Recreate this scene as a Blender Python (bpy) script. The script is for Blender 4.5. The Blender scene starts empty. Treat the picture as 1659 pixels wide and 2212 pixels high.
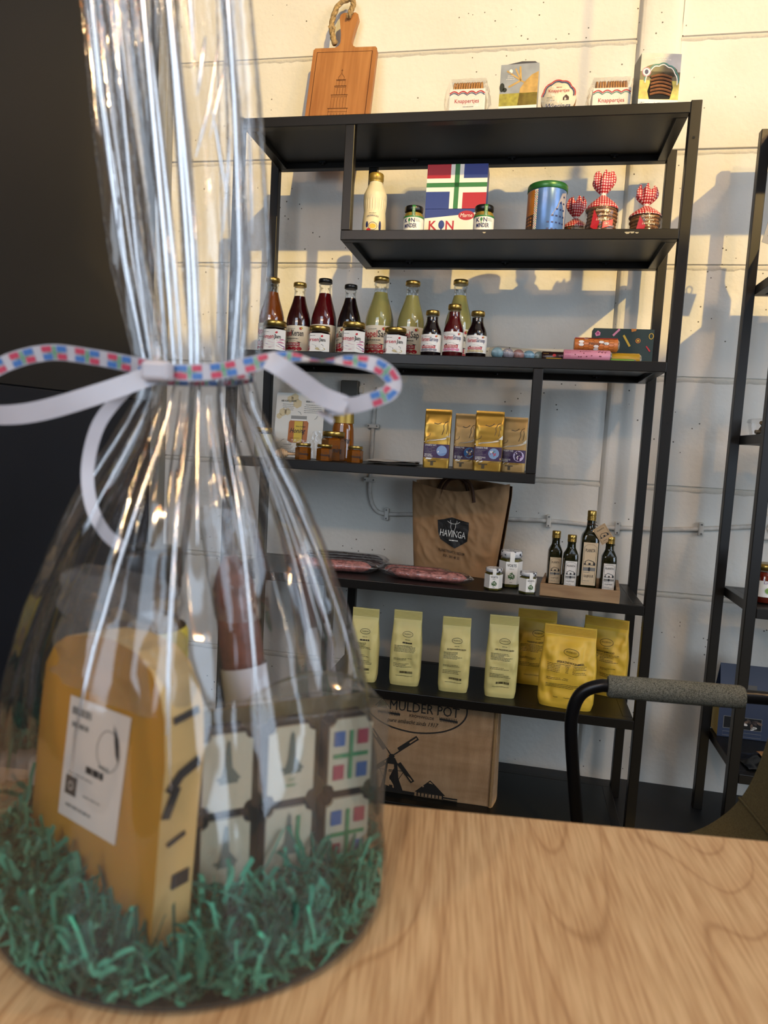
import bpy, bmesh, math, random
from math import sin, cos, pi, tan, atan2, sqrt, radians
from mathutils import Vector, Matrix, noise
random.seed(11)
S = bpy.context.scene
COL = S.collection

# ---------------------------------------------------------------- camera
cam_d = bpy.data.cameras.new('camera'); cam = bpy.data.objects.new('camera', cam_d); COL.objects.link(cam)
YAW, PITCH, ROLL = -.1923, -.096, .0548
fwd = Vector((sin(YAW)*cos(PITCH), cos(YAW)*cos(PITCH), sin(PITCH)))
rgt = Vector((cos(YAW), -sin(YAW), 0)); upv = rgt.cross(fwd)
r2 = rgt*cos(ROLL)+upv*sin(ROLL); u2 = upv*cos(ROLL)-rgt*sin(ROLL)
cam.matrix_world = Matrix(((r2.x, u2.x, -fwd.x, .893), (r2.y, u2.y, -fwd.y, -1.992), (r2.z, u2.z, -fwd.z, 1.102), (0, 0, 0, 1)))
cam_d.sensor_fit = 'HORIZONTAL'; cam_d.sensor_width = 27.0; cam_d.lens = 27.0*1510/1659
cam_d.clip_start = .02
cam_d.dof.use_dof = True; cam_d.dof.focus_distance = 2.15; cam_d.dof.aperture_fstop = cam_d.lens/3.9
S.camera = cam
# ---------------------------------------------------------------- world, sun, windows' daylight, exposure
w = bpy.data.worlds.new('sky'); S.world = w; w.use_nodes = True
w.node_tree.nodes['Background'].inputs[0].default_value = (.55, .72, 1, 1)
w.node_tree.nodes['Background'].inputs[1].default_value = .5
def lamp(name, kind, loc, energy, color, **kw):
    l = bpy.data.lights.new(name, kind); l.energy = energy; l.color = color
    for k, v in kw.items(): setattr(l, k, v)
    o = bpy.data.objects.new(name, l); COL.objects.link(o); o.location = loc
    return o
sun = lamp('sun', 'SUN', (3, -6, 5), 2.5, (1, .69, .22), angle=radians(.9))
sun.rotation_euler = Vector((-.55, 1, -.5)).to_track_quat('-Z', 'Y').to_euler()
WIN = [(-.9, .7, 1.2, 3.2), (2.6, 4.3, .5, 1.95)]   # x0,x1,z0,z1 of the shop windows behind the camera
SKYC = (.69, .83, 1)
for k, (x0, x1, z0, z1) in enumerate(WIN):
    a = lamp('window_daylight', 'AREA', ((x0+x1)/2, -3.46, (z0+z1)/2), (36, 36)[k], SKYC, shape='RECTANGLE', size=x1-x0, size_y=z1-z0)
    a.rotation_euler = (radians(90), 0, 0)
a = lamp('clerestory_daylight', 'AREA', (3.0, -3.46, 4.1), 12, (.82, .9, 1), shape='RECTANGLE', size=3.0, size_y=1.1)
a.rotation_euler = (radians(72), 0, 0)
a = lamp('side_window_daylight', 'AREA', (4.44, -2.1, 2.5), 46, SKYC, shape='RECTANGLE', size=2.2, size_y=1.6)
a.rotation_euler = (radians(90), 0, radians(90))
vs = S.view_settings; vs.view_transform = 'Standard'; vs.look = 'None'; vs.exposure = .12; vs.gamma = 1; vs.use_curve_mapping = False
S.cycles.transparent_max_bounces = 14; S.cycles.max_bounces = 5; S.cycles.diffuse_bounces = 2; S.cycles.glossy_bounces = 2; S.cycles.use_adaptive_sampling = True; S.cycles.adaptive_threshold = .08; S.cycles.caustics_reflective = False; S.cycles.caustics_refractive = False
S.cycles.sample_clamp_indirect = 6
try: S.cycles.use_denoising = True
except Exception: pass

# ---------------------------------------------------------------- materials
def lin(h):
    h = h.lstrip('#'); c = [int(h[i:i+2], 16)/255 for i in (0, 2, 4)]
    return tuple(x/12.92 if x <= .04045 else ((x+.055)/1.055)**2.4 for x in c)+(1,)
MATS = {}
def mat(key, hexc=None, rough=.5, metal=0, coat=0, var=0, vscale=40, bump=0, bscale=200, sss=0, spec=None, emit=None):
    if key in MATS: return MATS[key]
    m = bpy.data.materials.new(key); m.use_nodes = True; MATS[key] = m
    nt = m.node_tree; b = nt.nodes['Principled BSDF']
    b.inputs['Base Color'].default_value = lin(hexc); b.inputs['Roughness'].default_value = rough; b.inputs['Metallic'].default_value = metal
    if coat: b.inputs['Coat Weight'].default_value = coat; b.inputs['Coat Roughness'].default_value = .06
    if spec is not None: b.inputs['Specular IOR Level'].default_value = spec
    if sss: b.inputs['Subsurface Weight'].default_value = sss; b.inputs['Subsurface Radius'].default_value = (.01, .006, .003); b.inputs['Subsurface Scale'].default_value = 1
    if emit: b.inputs['Emission Color'].default_value = lin(emit[0]); b.inputs['Emission Strength'].default_value = emit[1]
    if var or bump:
        tc = nt.nodes.new('ShaderNodeTexCoord')
        if var:
            n = nt.nodes.new('ShaderNodeTexNoise'); n.inputs['Scale'].default_value = vscale; n.inputs['Detail'].default_value = 2
            nt.links.new(tc.outputs['Object'], n.inputs['Vector'])
            r = nt.nodes.new('ShaderNodeValToRGB'); c = lin(hexc)
            r.color_ramp.elements[0].position = .3; r.color_ramp.elements[1].position = .7
            r.color_ramp.elements[0].color = tuple(x*(1-var) for x in c[:3])+(1,); r.color_ramp.elements[1].color = tuple(min(1, x*(1+var)) for x in c[:3])+(1,)
            nt.links.new(n.outputs['Fac'], r.inputs['Fac']); nt.links.new(r.outputs['Color'], b.inputs['Base Color'])
        if bump:
            n = nt.nodes.new('ShaderNodeTexNoise'); n.inputs['Scale'].default_value = bscale; n.inputs['Detail'].default_value = 1
            nt.links.new(tc.outputs['Object'], n.inputs['Vector'])
            bp = nt.nodes.new('ShaderNodeBump'); bp.inputs['Strength'].default_value = bump; bp.inputs['Distance'].default_value = .002
            nt.links.new(n.outputs['Fac'], bp.inputs['Height']); nt.links.new(bp.outputs['Normal'], b.inputs['Normal'])
    return m
def film(key, tint=(1, 1, 1), base=.05, edge=.55, rough=.06, haze=0, bump=0, bscale=60, hazecol=(.9, .9, .92), stretch=1):
    """thin clear plastic / glass: transparent with a fresnel gloss on top"""
    if key in MATS: return MATS[key]
    m = bpy.data.materials.new(key); m.use_nodes = True; MATS[key] = m
    nt = m.node_tree; nt.nodes.clear(); N = nt.nodes.new; L = nt.links.new
    out = N('ShaderNodeOutputMaterial'); tr = N('ShaderNodeBsdfTransparent'); tr.inputs[0].default_value = tint+(1,)
    gl = N('ShaderNodeBsdfGlossy'); gl.inputs['Roughness'].default_value = rough
    lw = N('ShaderNodeLayerWeight'); lw.inputs['Blend'].default_value = .28
    mr = N('ShaderNodeMapRange'); mr.inputs['To Min'].default_value = base; mr.inputs['To Max'].default_value = edge
    L(lw.outputs['Fresnel'], mr.inputs['Value'])
    mx = N('ShaderNodeMixShader'); L(mr.outputs[0], mx.inputs[0]); L(gl.outputs[0], mx.inputs[2])
    if haze:
        df = N('ShaderNodeBsdfDiffuse'); df.inputs[0].default_value = hazecol+(1,)
        tl = N('ShaderNodeBsdfTranslucent'); tl.inputs[0].default_value = hazecol+(1,)
        ad = N('ShaderNodeMixShader'); ad.inputs[0].default_value = .4; L(df.outputs[0], ad.inputs[1]); L(tl.outputs[0], ad.inputs[2])
        m2 = N('ShaderNodeMixShader'); m2.inputs[0].default_value = haze; L(tr.outputs[0], m2.inputs[1]); L(ad.outputs[0], m2.inputs[2]); L(m2.outputs[0], mx.inputs[1])
    else: L(tr.outputs[0], mx.inputs[1])
    if bump:
        tc = N('ShaderNodeTexCoord'); n = N('ShaderNodeTexNoise'); n.inputs['Scale'].default_value = bscale; n.inputs['Detail'].default_value = 1
        n.inputs['Distortion'].default_value = .6
        mp = N('ShaderNodeMapping'); mp.inputs['Scale'].default_value = (1, 1, stretch); L(tc.outputs['Object'], mp.inputs['Vector']); L(mp.outputs[0], n.inputs['Vector']); bp = N('ShaderNodeBump'); bp.inputs['Strength'].default_value = bump; bp.inputs['Distance'].default_value = .004
        L(n.outputs['Fac'], bp.inputs['Height']); L(bp.outputs['Normal'], gl.inputs['Normal']); L(bp.outputs['Normal'], lw.inputs['Normal'])
    L(mx.outputs[0], out.inputs[0])
    return m
def nodes_mat(key, fn, rough=.5, metal=0):
    if key in MATS: return MATS[key]
    m = bpy.data.materials.new(key); m.use_nodes = True; MATS[key] = m
    b = m.node_tree.nodes['Principled BSDF']; b.inputs['Roughness'].default_value = rough; b.inputs['Metallic'].default_value = metal
    fn(m.node_tree, b); return m
def ramp(nt, src, stops):
    r = nt.nodes.new('ShaderNodeValToRGB'); e = r.color_ramp.elements
    while len(e) < len(stops): e.new(.5)
    for x, (p, c) in zip(e, stops): x.position = p; x.color = lin(c)
    nt.links.new(src, r.inputs['Fac']); return r.outputs['Color']
def tex(nt, kind, scale, stretch=(1, 1, 1), **kw):
    tc = nt.nodes.new('ShaderNodeTexCoord'); mp = nt.nodes.new('ShaderNodeMapping'); mp.inputs['Scale'].default_value = stretch
    nt.links.new(tc.outputs['Object'], mp.inputs['Vector']); n = nt.nodes.new(kind); n.inputs['Scale'].default_value = scale
    for k, v in kw.items(): n.inputs[k].default_value = v
    nt.links.new(mp.outputs[0], n.inputs['Vector']); return n
def bumpit(nt, b, h, strength=.3, dist=.002):
    bp = nt.nodes.new('ShaderNodeBump'); bp.inputs['Strength'].default_value = strength; bp.inputs['Distance'].default_value = dist
    nt.links.new(h, bp.inputs['Height']); nt.links.new(bp.outputs['Normal'], b.inputs['Normal'])
def mixc(nt, fac, a, bcol, mode='MIX'):
    x = nt.nodes.new('ShaderNodeMix'); x.data_type = 'RGBA'; x.blend_type = mode
    if hasattr(fac, 'is_linked') or not isinstance(fac, (int, float)): nt.links.new(fac, x.inputs[0])
    else: x.inputs[0].default_value = fac
    for i, v in ((6, a), (7, bcol)):
        if isinstance(v, tuple): x.inputs[i].default_value = v
        else: nt.links.new(v, x.inputs[i])
    return x.outputs[2]

# ---------------------------------------------------------------- mesh helpers
class B:
    def __init__(s): s.v = []; s.f = []; s.m = []; s.s = []
    def add(s, vs, fs, mi=0, smooth=False):
        o = len(s.v); s.v += [tuple(p) for p in vs]
        for f in fs: s.f.append(tuple(i+o for i in f)); s.m.append(mi); s.s.append(smooth)
        return s
    def box(s, x0, x1, y0, y1, z0, z1, mi=0, bev=0):
        if bev:
            bm = bmesh.new(); bmesh.ops.create_cube(bm, size=1)
            for q in bm.verts: q.co = ((x0+x1)/2+q.co.x*(x1-x0), (y0+y1)/2+q.co.y*(y1-y0), (z0+z1)/2+q.co.z*(z1-z0))
            bmesh.ops.bevel(bm, geom=bm.edges[:], offset=bev, segments=2, affect='EDGES', profile=.5)
            bm.verts.index_update(); s.add([q.co[:] for q in bm.verts], [[q.index for q in f.verts] for f in bm.faces], mi, False); bm.free(); return s
        return s.add([(x0, y0, z0), (x1, y0, z0), (x1, y1, z0), (x0, y1, z0), (x0, y0, z1), (x1, y0, z1), (x1, y1, z1), (x0, y1, z1)],
                     [(0, 3, 2, 1), (4, 5, 6, 7), (0, 1, 5, 4), (1, 2, 6, 5), (2, 3, 7, 6), (3, 0, 4, 7)], mi)
    def lathe(s, prof, seg=32, c=(0, 0), mi=0, nsides=None, smooth=True, cap=True, rot=0):
        n = nsides or seg; vs = []; fs = []
        for r, z in prof:
            for k in range(n):
                a = 2*pi*k/n+rot; vs.append((c[0]+r*cos(a), c[1]+r*sin(a), z))
        for i in range(len(prof)-1):
            for k in range(n): fs.append((i*n+k, i*n+(k+1) % n, (i+1)*n+(k+1) % n, (i+1)*n+k))
        s.add(vs, fs, mi, smooth and not nsides)
        if cap:
            s.add(vs[:n], [tuple(reversed(range(n)))], mi); s.add(vs[-n:], [tuple(range(n))], mi)
        return s
    def tube(s, path, r, seg=10, mi=0, closed=False, cap=True, flat=1.0):
        P = [Vector(p) for p in path]; n = len(P); vs = []; fs = []
        T = []
        for i in range(n):
            a = P[(i-1) % n] if (closed or i > 0) else P[i]; b = P[(i+1) % n] if (closed or i < n-1) else P[i]
            T.append((b-a).normalized())
        ref = Vector((0, 0, 1)) if abs(T[0].z) < .9 else Vector((0, 1, 0))
        N = (ref-T[0]*ref.dot(T[0])).normalized()
        for i in range(n):
            N = (N-T[i]*N.dot(T[i])).normalized(); Bn = T[i].cross(N); rr = r[i] if isinstance(r, (list, tuple)) else r
            for k in range(seg):
                a = 2*pi*k/seg; vs.append(P[i]+N*(rr*cos(a)*flat)+Bn*(rr*sin(a)))
        for i in range(n if closed else n-1):
            j = (i+1) % n
            for k in range(seg): fs.append((i*seg+k, i*seg+(k+1) % seg, j*seg+(k+1) % seg, j*seg+k))
        s.add(vs, fs, mi, True)
        if cap and not closed: s.add(vs[:seg], [tuple(reversed(range(seg)))], mi); s.add(vs[-seg:], [tuple(range(seg))], mi)
        return s
    def prism(s, poly, y0, y1, mi=0, smooth=False):
        """polygon in x-z, extruded along y"""
        n = len(poly); vs = [(x, y0, z) for x, z in poly]+[(x, y1, z) for x, z in poly]
        s.add(vs, [tuple(range(n)), tuple(reversed(range(n, 2*n)))], mi)
        return s.add(vs, [(i, i+n, (i+1) % n+n, (i+1) % n) for i in range(n)], mi, smooth)
    def grid(s, fn, nu, nv, mi=0, wrapu=False, smooth=True, flip=False):
        vs = []; fs = []; U = nu if wrapu else nu+1
        for j in range(nv+1):
            for i in range(U): vs.append(fn(i/nu, j/nv))
        for j in range(nv):
            for i in range(nu):
                q = (j*U+i, j*U+(i+1) % U, (j+1)*U+(i+1) % U, (j+1)*U+i); fs.append(q[::-1] if flip else q)
        return s.add(vs, fs, mi, smooth)
    def xf(s, M):
        s.v = [tuple(M @ Vector(p)) for p in s.v]; return s
    def build(s, name, mats, parent=None, loc=None, rz=None, fixn=False):
        me = bpy.data.meshes.new(name); me.from_pydata(s.v, [], s.f)
        if not isinstance(mats, (list, tuple)): mats = [mats]
        for m in mats: me.materials.append(m)
        me.polygons.foreach_set('material_index', s.m); me.polygons.foreach_set('use_smooth', s.s); me.update()
        o = bpy.data.objects.new(name, me); COL.objects.link(o)
        if parent: o.parent = parent
        if loc: o.location = loc
        if rz: o.rotation_euler = (0, 0, rz)
        return o
def tag(o, label=None, cat=None, group=None, kind=None):
    if label: o['label'] = label
    if cat: o['category'] = cat
    if group: o['group'] = group
    if kind: o['kind'] = kind
    return o
def thing(name, label, cat, loc=(0, 0, 0), rz=0, group=None, rot=None):
    o = bpy.data.objects.new(name, None); COL.objects.link(o); o.empty_display_size = .05
    o.location = loc; o.rotation_euler = rot if rot else (0, 0, rz)
    return tag(o, label, cat, group)
def dup(o, parent=None):
    c = o.copy(); COL.objects.link(c)
    if parent: c.parent = parent
    for ch in list(o.children): dup(ch, c)
    return c
def spline(pts, n=8):
    P = [Vector(p) for p in pts]; out = []
    for i in range(len(P)-1):
        p0 = P[max(i-1, 0)]; p1 = P[i]; p2 = P[i+1]; p3 = P[min(i+2, len(P)-1)]
        for k in range(n):
            t = k/n; out.append(.5*((2*p1)+(p2-p0)*t+(2*p0-5*p1+4*p2-p3)*t*t+(3*p1-p0-3*p2+p3)*t**3))
    out.append(P[-1]); return out
def interp(tab, t):
    for (a, x), (b, y) in zip(tab, tab[1:]):
        if t <= b: return x+(y-x)*max(0, (t-a))/(b-a)
    return tab[-1][1]

# ---------------------------------------------------------------- flat print (lettering, labels, drawings) as thin layered polygons
TXT = {}
def text2d(s, shear=0, bold=0):
    k = (s, shear, bold)
    if k in TXT: return TXT[k]
    cu = bpy.data.curves.new('t', 'FONT'); cu.body = s; cu.size = 1; cu.resolution_u = 2; cu.shear = shear; cu.offset = bold; cu.align_x = 'LEFT'
    ob = bpy.data.objects.new('t', cu); me = bpy.data.meshes.new_from_object(ob)
    V = [(v.co.x, v.co.y) for v in me.vertices]; Fs = [tuple(p.vertices) for p in me.polygons]
    bpy.data.objects.remove(ob); bpy.data.curves.remove(cu); bpy.data.meshes.remove(me)
    TXT[k] = (V, Fs); return V, Fs
H_ = text2d('H')[0]; CAPH = max(y for x, y in H_)-min(y for x, y in H_)
class D:
    """flat print in metres: u right, v up"""
    def __init__(s): s.items = []; s.mats = []
    def mi(s, m):
        if m not in s.mats: s.mats.append(m)
        return s.mats.index(m)
    def poly(s, pts, m, layer=1): s.items.append((list(pts), [tuple(range(len(pts)))], s.mi(m), layer)); return s
    def rect(s, u0, u1, v0, v1, m, layer=1, nu=1, nv=1):
        P = [(u0+(u1-u0)*i/nu, v0+(v1-v0)*j/nv) for j in range(nv+1) for i in range(nu+1)]
        F = [(j*(nu+1)+i, j*(nu+1)+i+1, (j+1)*(nu+1)+i+1, (j+1)*(nu+1)+i) for j in range(nv) for i in range(nu)]
        s.items.append((P, F, s.mi(m), layer)); return s
    def ell(s, u, v, a, b, m, layer=1, n=20, rot=0):
        return s.poly([(u+a*cos(t)*cos(rot)-b*sin(t)*sin(rot), v+a*cos(t)*sin(rot)+b*sin(t)*cos(rot)) for t in [2*pi*k/n for k in range(n)]], m, layer)
    def line(s, pts, wd, m, layer=1, closed=False):
        P = [Vector(p) for p in pts]; n = len(P); L = []; R = []
        for i in range(n):
            a = P[i-1] if (i or closed) else P[i]; b = P[(i+1) % n] if (i < n-1 or closed) else P[i]
            t = (b-a); t = t.normalized() if t.length else Vector((1, 0)); q = Vector((-t.y, t.x))*wd/2
            L.append(tuple(P[i]+q)); R.append(tuple(P[i]-q))
        F = [(i, n+i, n+(i+1) % n, (i+1) % n) for i in range(n if closed else n-1)]
        s.items.append((L+R, F, s.mi(m), layer)); return s
    def ring(s, u, v, a, b, wd, m, layer=1, n=28): return s.line([(u+a*cos(2*pi*k/n), v+b*sin(2*pi*k/n)) for k in range(n)], wd, m, layer, True)
    def text(s, t, u, v, h, m, width=None, align='C', shear=0, layer=2, rot=0, bold=0, arc=0):
        V, F = text2d(t, shear, bold)
        if not V: return s
        x0 = min(p[0] for p in V); x1 = max(p[0] for p in V); k = h/CAPH; kx = (width/(x1-x0)) if width else k
        off = {'C': (x0+x1)/2, 'L': x0, 'R': x1}[align]; P = []
        for x, y in V:
            a = (x-off)*kx; b = y*k+arc*((x-off)*kx)**2
            P.append((u+a*cos(rot)-b*sin(rot), v+a*sin(rot)+b*cos(rot)))
        s.items.append((P, F, s.mi(m), layer)); return s
    def small(s, u0, u1, v, n, m, step=.004, th=.0011, seed=1, layer=2, align='L'):
        """rows of print too fine to read: broken thin strokes"""
        R = random.Random(seed)
        for i in range(n):
            e = u0+(u1-u0)*R.uniform(.55, 1); x = u0 if align == 'L' else (u0+u1)/2-(e-u0)/2; e = x+(e-u0)
            while x < e:
                q = min(e, x+R.uniform(.003, .009)); s.rect(x, q, v-i*step, v-i*step+th, m, layer); x = q+.0011
        return s
    def barcode(s, u0, u1, v0, v1, m, seed=1, layer=2):
        R = random.Random(seed); x = u0
        while x < u1: q = R.choice((.0006, .001, .0016)); s.rect(x, min(x+q, u1), v0, v1, m, layer); x += q+R.choice((.0006, .001))
        return s
    def put(s, b, fn, base=.0004, step=.00025, off=0):
        for P, F, mi, layer in s.items: b.add([fn(u, v, base+layer*step) for u, v in P], F, mi+off)
        return b
    def build(s, name, fn, parent=None, base=.0004, step=.00025):
        b = B(); s.put(b, fn, base, step); return b.build(name, s.mats, parent)
def plane(y, x0=0, z0=0): return lambda u, v, h: (x0+u, y-h, z0+v)
def cyl(r, z0=0, a0=0, c=(0, 0)):
    return lambda u, v, h: (c[0]+(r+h)*sin(a0+u/r), c[1]-(r+h)*cos(a0+u/r), z0+v)

# common colours
K = mat('black_print', '#15161a', .5); WH = mat('white_paper', '#f2efe6', .55); RED = mat('red_print', '#c01f2c', .45); CREAM = mat('cream_paper', '#eee3c8', .55)
BLUE = mat('blue_print', '#27408f', .45); GREEN = mat('green_print', '#2c7a3c', .45); GOLDCAP = mat('gold_metal', '#b89a52', .28, .9); BLACKCAP = mat('black_cap', '#121212', .3)
GREY = mat('grey_print', '#77756f', .6); NAVY = mat('navy_print', '#1c2a63', .5); ORANGE = mat('orange_print', '#d8832c', .5); PURPLE = mat('purple_print', '#38204c', .5)
YEL = mat('yellow_print', '#e0b638', .5); PINK = mat('pink_print', '#d98aa6', .5); BROWN = mat('brown_print', '#4a2d1c', .6); TEAL = mat('teal_print', '#2a7a72', .5); SKYB = mat('sky_print', '#7f9cc4', .45)
GLASS = film('clear_glass', (.97, .98, .97), .03, .6, .03)
CLEAR = film('clear_plastic', (.98, .98, .98), .035, .32, .12, .02, .3, 90)

# ================================================================ THE ROOM
YW = .45
def wallpaint(nt, b):
    n1 = tex(nt, 'ShaderNodeTexNoise', 3.2, Detail=2); base = ramp(nt, n1.outputs['Fac'], [(.3, '#dcd8cd'), (.7, '#e9e6dd')])
    v = tex(nt, 'ShaderNodeTexVoronoi', 34); vd = v.outputs['Distance']
    n2 = tex(nt, 'ShaderNodeTexNoise', 2.6, Detail=1)
    m1 = nt.nodes.new('ShaderNodeMath'); m1.operation = 'LESS_THAN'; nt.links.new(vd, m1.inputs[0]); m1.inputs[1].default_value = .085
    m2 = nt.nodes.new('ShaderNodeMath'); m2.operation = 'GREATER_THAN'; nt.links.new(n2.outputs['Fac'], m2.inputs[0]); m2.inputs[1].default_value = .53
    mm = nt.nodes.new('ShaderNodeMath'); mm.operation = 'MULTIPLY'; nt.links.new(m1.outputs[0], mm.inputs[0]); nt.links.new(m2.outputs[0], mm.inputs[1])
    col = mixc(nt, mm.outputs[0], base, lin('#6d675c')); nt.links.new(col, b.inputs['Base Color'])
    n3 = tex(nt, 'ShaderNodeTexNoise', 55, Detail=2); n4 = tex(nt, 'ShaderNodeTexNoise', 7, Detail=1)
    ad = nt.nodes.new('ShaderNodeMath'); ad.operation = 'MULTIPLY_ADD'; nt.links.new(n4.outputs['Fac'], ad.inputs[0]); ad.inputs[1].default_value = 1.6; nt.links.new(n3.outputs['Fac'], ad.inputs[2])
    bumpit(nt, b, ad.outputs[0], .35, .004)
PAINT = nodes_mat('painted_concrete', wallpaint, .75)
MORTAR = mat('painted_joint', '#cfcabd', .85, bump=.8, bscale=120)
def floorfn(nt, b):
    n = tex(nt, 'ShaderNodeTexNoise', 9, Detail=6); nt.links.new(ramp(nt, n.outputs['Fac'], [(.3, '#0e0f12'), (.75, '#1b1c20')]), b.inputs['Base Color'])
    bumpit(nt, b, n.outputs['Fac'], .1)
FLOOR = nodes_mat('dark_floor', floorfn, .5)
tag(B().box(-1.6, 4.7, -3.7, .7, -.1, 0).build('floor', FLOOR), 'dark grey smooth shop floor', None, kind='structure')
wb = tag(B().box(-.7, 4.7, .456, .7, -.1, 5.1).build('wall_back', MORTAR), 'white painted concrete panel wall behind the shelves', kind='structure')
zs = [-.1, .306, .661, 1.016, 1.371, 1.725, 2.08, 2.42, 2.775, 3.13, 3.485, 3.84, 4.195, 4.55, 4.905, 5.1]
R1 = random.Random(3)
for x0, x1 in ((-.7, 1.15), (1.28, 4.7)):
    for z0, z1 in zip(zs, zs[1:]):
        b = B(); o = R1.uniform(-.0015, .0015)
        b.box(x0+.002, x1-.002, YW+o, YW+.02, z0+.0035, z1-.0025, bev=.002)
        p = b.build('panel', PAINT, wb)
        if z1 < 2.9:
            rg = B()    # ragged paint ridge under the joint
            n = int((x1-x0)/.02)
            def ridge(u, v, n=n, x0=x0, x1=x1, z1=z1, o=o):
                x = x0+(x1-x0)*u; q = noise.noise((x*38, z1*9, 0)); h = .012+.006*q; zz = z1-.004-h*v
                return (x, YW+o-.0045*sin(pi*min(v*1.2, 1))*(.55+.8*abs(noise.noise((x*60, v*3, z1)))), zz)
            rg.grid(ridge, n, 3, flip=True); rg.build('joint_ridge', MORTAR, p)
# flat pilaster between the panel fields
pb = B()
def pil(u, v):
    a = [(1.148, .452), (1.158, .432), (1.168, .428), (1.262, .428), (1.272, .432), (1.283, .452)]
    i = min(int(u*5+1e-6), 4); t = u*5-i; x = a[i][0]+(a[i+1][0]-a[i][0])*t; y = a[i][1]+(a[i+1][1]-a[i][1])*t; z = v*5.1
    q = noise.noise((x*40, y*40, z*14)); return (x+.004*q*(u in (0, 1)), y-.0025*q, z)
pb.grid(pil, 20, 260)
tag(pb.build('trim_1', PAINT), 'white painted concrete pilaster strip behind the right end of the shelf', kind='structure')
# dark wall on the left, nearly square to the back wall
DK1 = mat('dark_board_warm_light', '#191512', .55, var=.15, vscale=3); DK2 = mat('dark_navy_board', '#10131c', .5, var=.15, vscale=3)  # upper board: same navy paint, with warm light mixed into its colour
wl = tag(B().box(-.12, -.012, -4.2, 0, 0, 5.1).build('wall_left', DK2, loc=(-.475, .45, 0), rz=-.174), 'near-black navy panelled wall at the left, warm light tinted into the upper panel', kind='structure')
B().box(-.014, 0, -4.2, -.002, .005, 1.213, bev=.002).build('panel', DK2, wl)
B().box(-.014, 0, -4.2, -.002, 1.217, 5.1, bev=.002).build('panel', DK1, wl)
GRY = mat('grey_trim', '#8e8b80', .6)
tag(B().box(-.474, -.436, .40, .449, 0, 5.1, bev=.004).build('trim_2', GRY), 'grey vertical corner trim beside the dark wall', kind='structure')
# the rest of the room, behind the camera
tag(B().box(4.5, 4.7, -3.7, -3.2, 0, 5.1).box(4.5, 4.7, -1.0, .7, 0, 5.1).box(4.5, 4.7, -3.2, -1.0, 0, 1.7).box(4.5, 4.7, -3.2, -1.0, 3.3, 5.1).build('wall_right', PAINT), 'white painted side wall', kind='structure')
tag(B().box(-1.6, 4.7, -3.7, .7, 5.0, 5.2).build('ceiling', mat('ceiling_paint', '#b9b4a8', .8)), 'pale ceiling', kind='structure')
rw = B(); xs = [-1.6, -.9, .7, 2.6, 4.3, 4.7]
for i in range(5):
    if i % 2 == 0: rw.box(xs[i], xs[i+1], -3.7, -3.5, 0, 3.4)
    else: rw.box(xs[i], xs[i+1], -3.7, -3.5, 0, WIN[i//2][2]); rw.box(xs[i], xs[i+1], -3.7, -3.5, WIN[i//2][3], 3.4)
rw.box(-1.6, 1.4, -3.7, -3.5, 3.4, 5.0); rw.box(4.55, 4.7, -3.7, -3.5, 3.4, 5.0); rw.box(1.4, 4.55, -3.7, -3.5, 4.85, 5.0)
tag(rw.build('wall_rear', mat('rear_paint', '#8f8a80', .8)), 'shop front wall with large windows', kind='structure')
FRM = mat('window_frame_dark', '#24262a', .4)
for k, (x0, x1, z0, z1) in enumerate(WIN+[(1.4, 4.55, 3.4, 4.85)]):
    f = B()
    for a, c in ((x0, x0+.05), (x1-.05, x1)): f.box(a, c, -3.62, -3.54, z0, z1)
    for a, c in ((z0, z0+.05), (z1-.05, z1)): f.box(x0+.05, x1-.05, -3.62, -3.54, a, c)
    if k < 2: f.box((x0+x1)/2-.02, (x0+x1)/2+.02, -3.61, -3.55, z0+.05, z1-.05); f.box(x0+.05, x1-.05, -3.61, -3.55, z0+.65*(z1-z0), z0+.65*(z1-z0)+.04)
    tag(f.build('window_%d' % (k+1), FRM), 'dark framed shop window', kind='structure')
f = B()
for y in (-3.2, -2.14, -1.05): f.box(4.54, 4.62, y, y+.05, 1.7, 3.3)
for z in (1.7, 2.5, 3.25): f.box(4.55, 4.61, -3.15, -1.05, z, z+.05)
tag(f.build('window_4', FRM), 'tall dark framed side window', kind='structure')
# warm pendant bulbs of the shop
BULB = mat('bulb_glow', '#ffb25a', .4, emit=('#ff9a3c', 26))
for k, (x, y, z, e) in enumerate(((-.15, -2.6, 2.45, 20), (1.9, -1.2, 2.75, 26), (3.1, -2.0, 2.5, 12), (.6, -3.0, 2.6, 22))):
    t = thing('pendant_lamp', 'bare warm bulb pendant lamp hanging '+('by the dark wall', 'near the right shelf unit', 'far right by the windows', 'over the table end')[k], 'lamp', (x, y, z), group='pendant lamps over the shop floor')
    B().lathe([(.004, -.05), (.028, -.03), (.036, 0), (.03, .025), (.016, .05), (.014, .06)], 20).build('bulb', BULB, t)
    B().lathe([(.018, .055), (.02, .065), (.02, .11), (.006, .12), (.004, 4.99-z)], 12).build('cord', BLACKCAP, t)
    l = lamp('pendant_light', 'POINT', (0, 0, -.1), e, (1, .62, .28), shadow_soft_size=.04); l.parent = t

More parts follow.
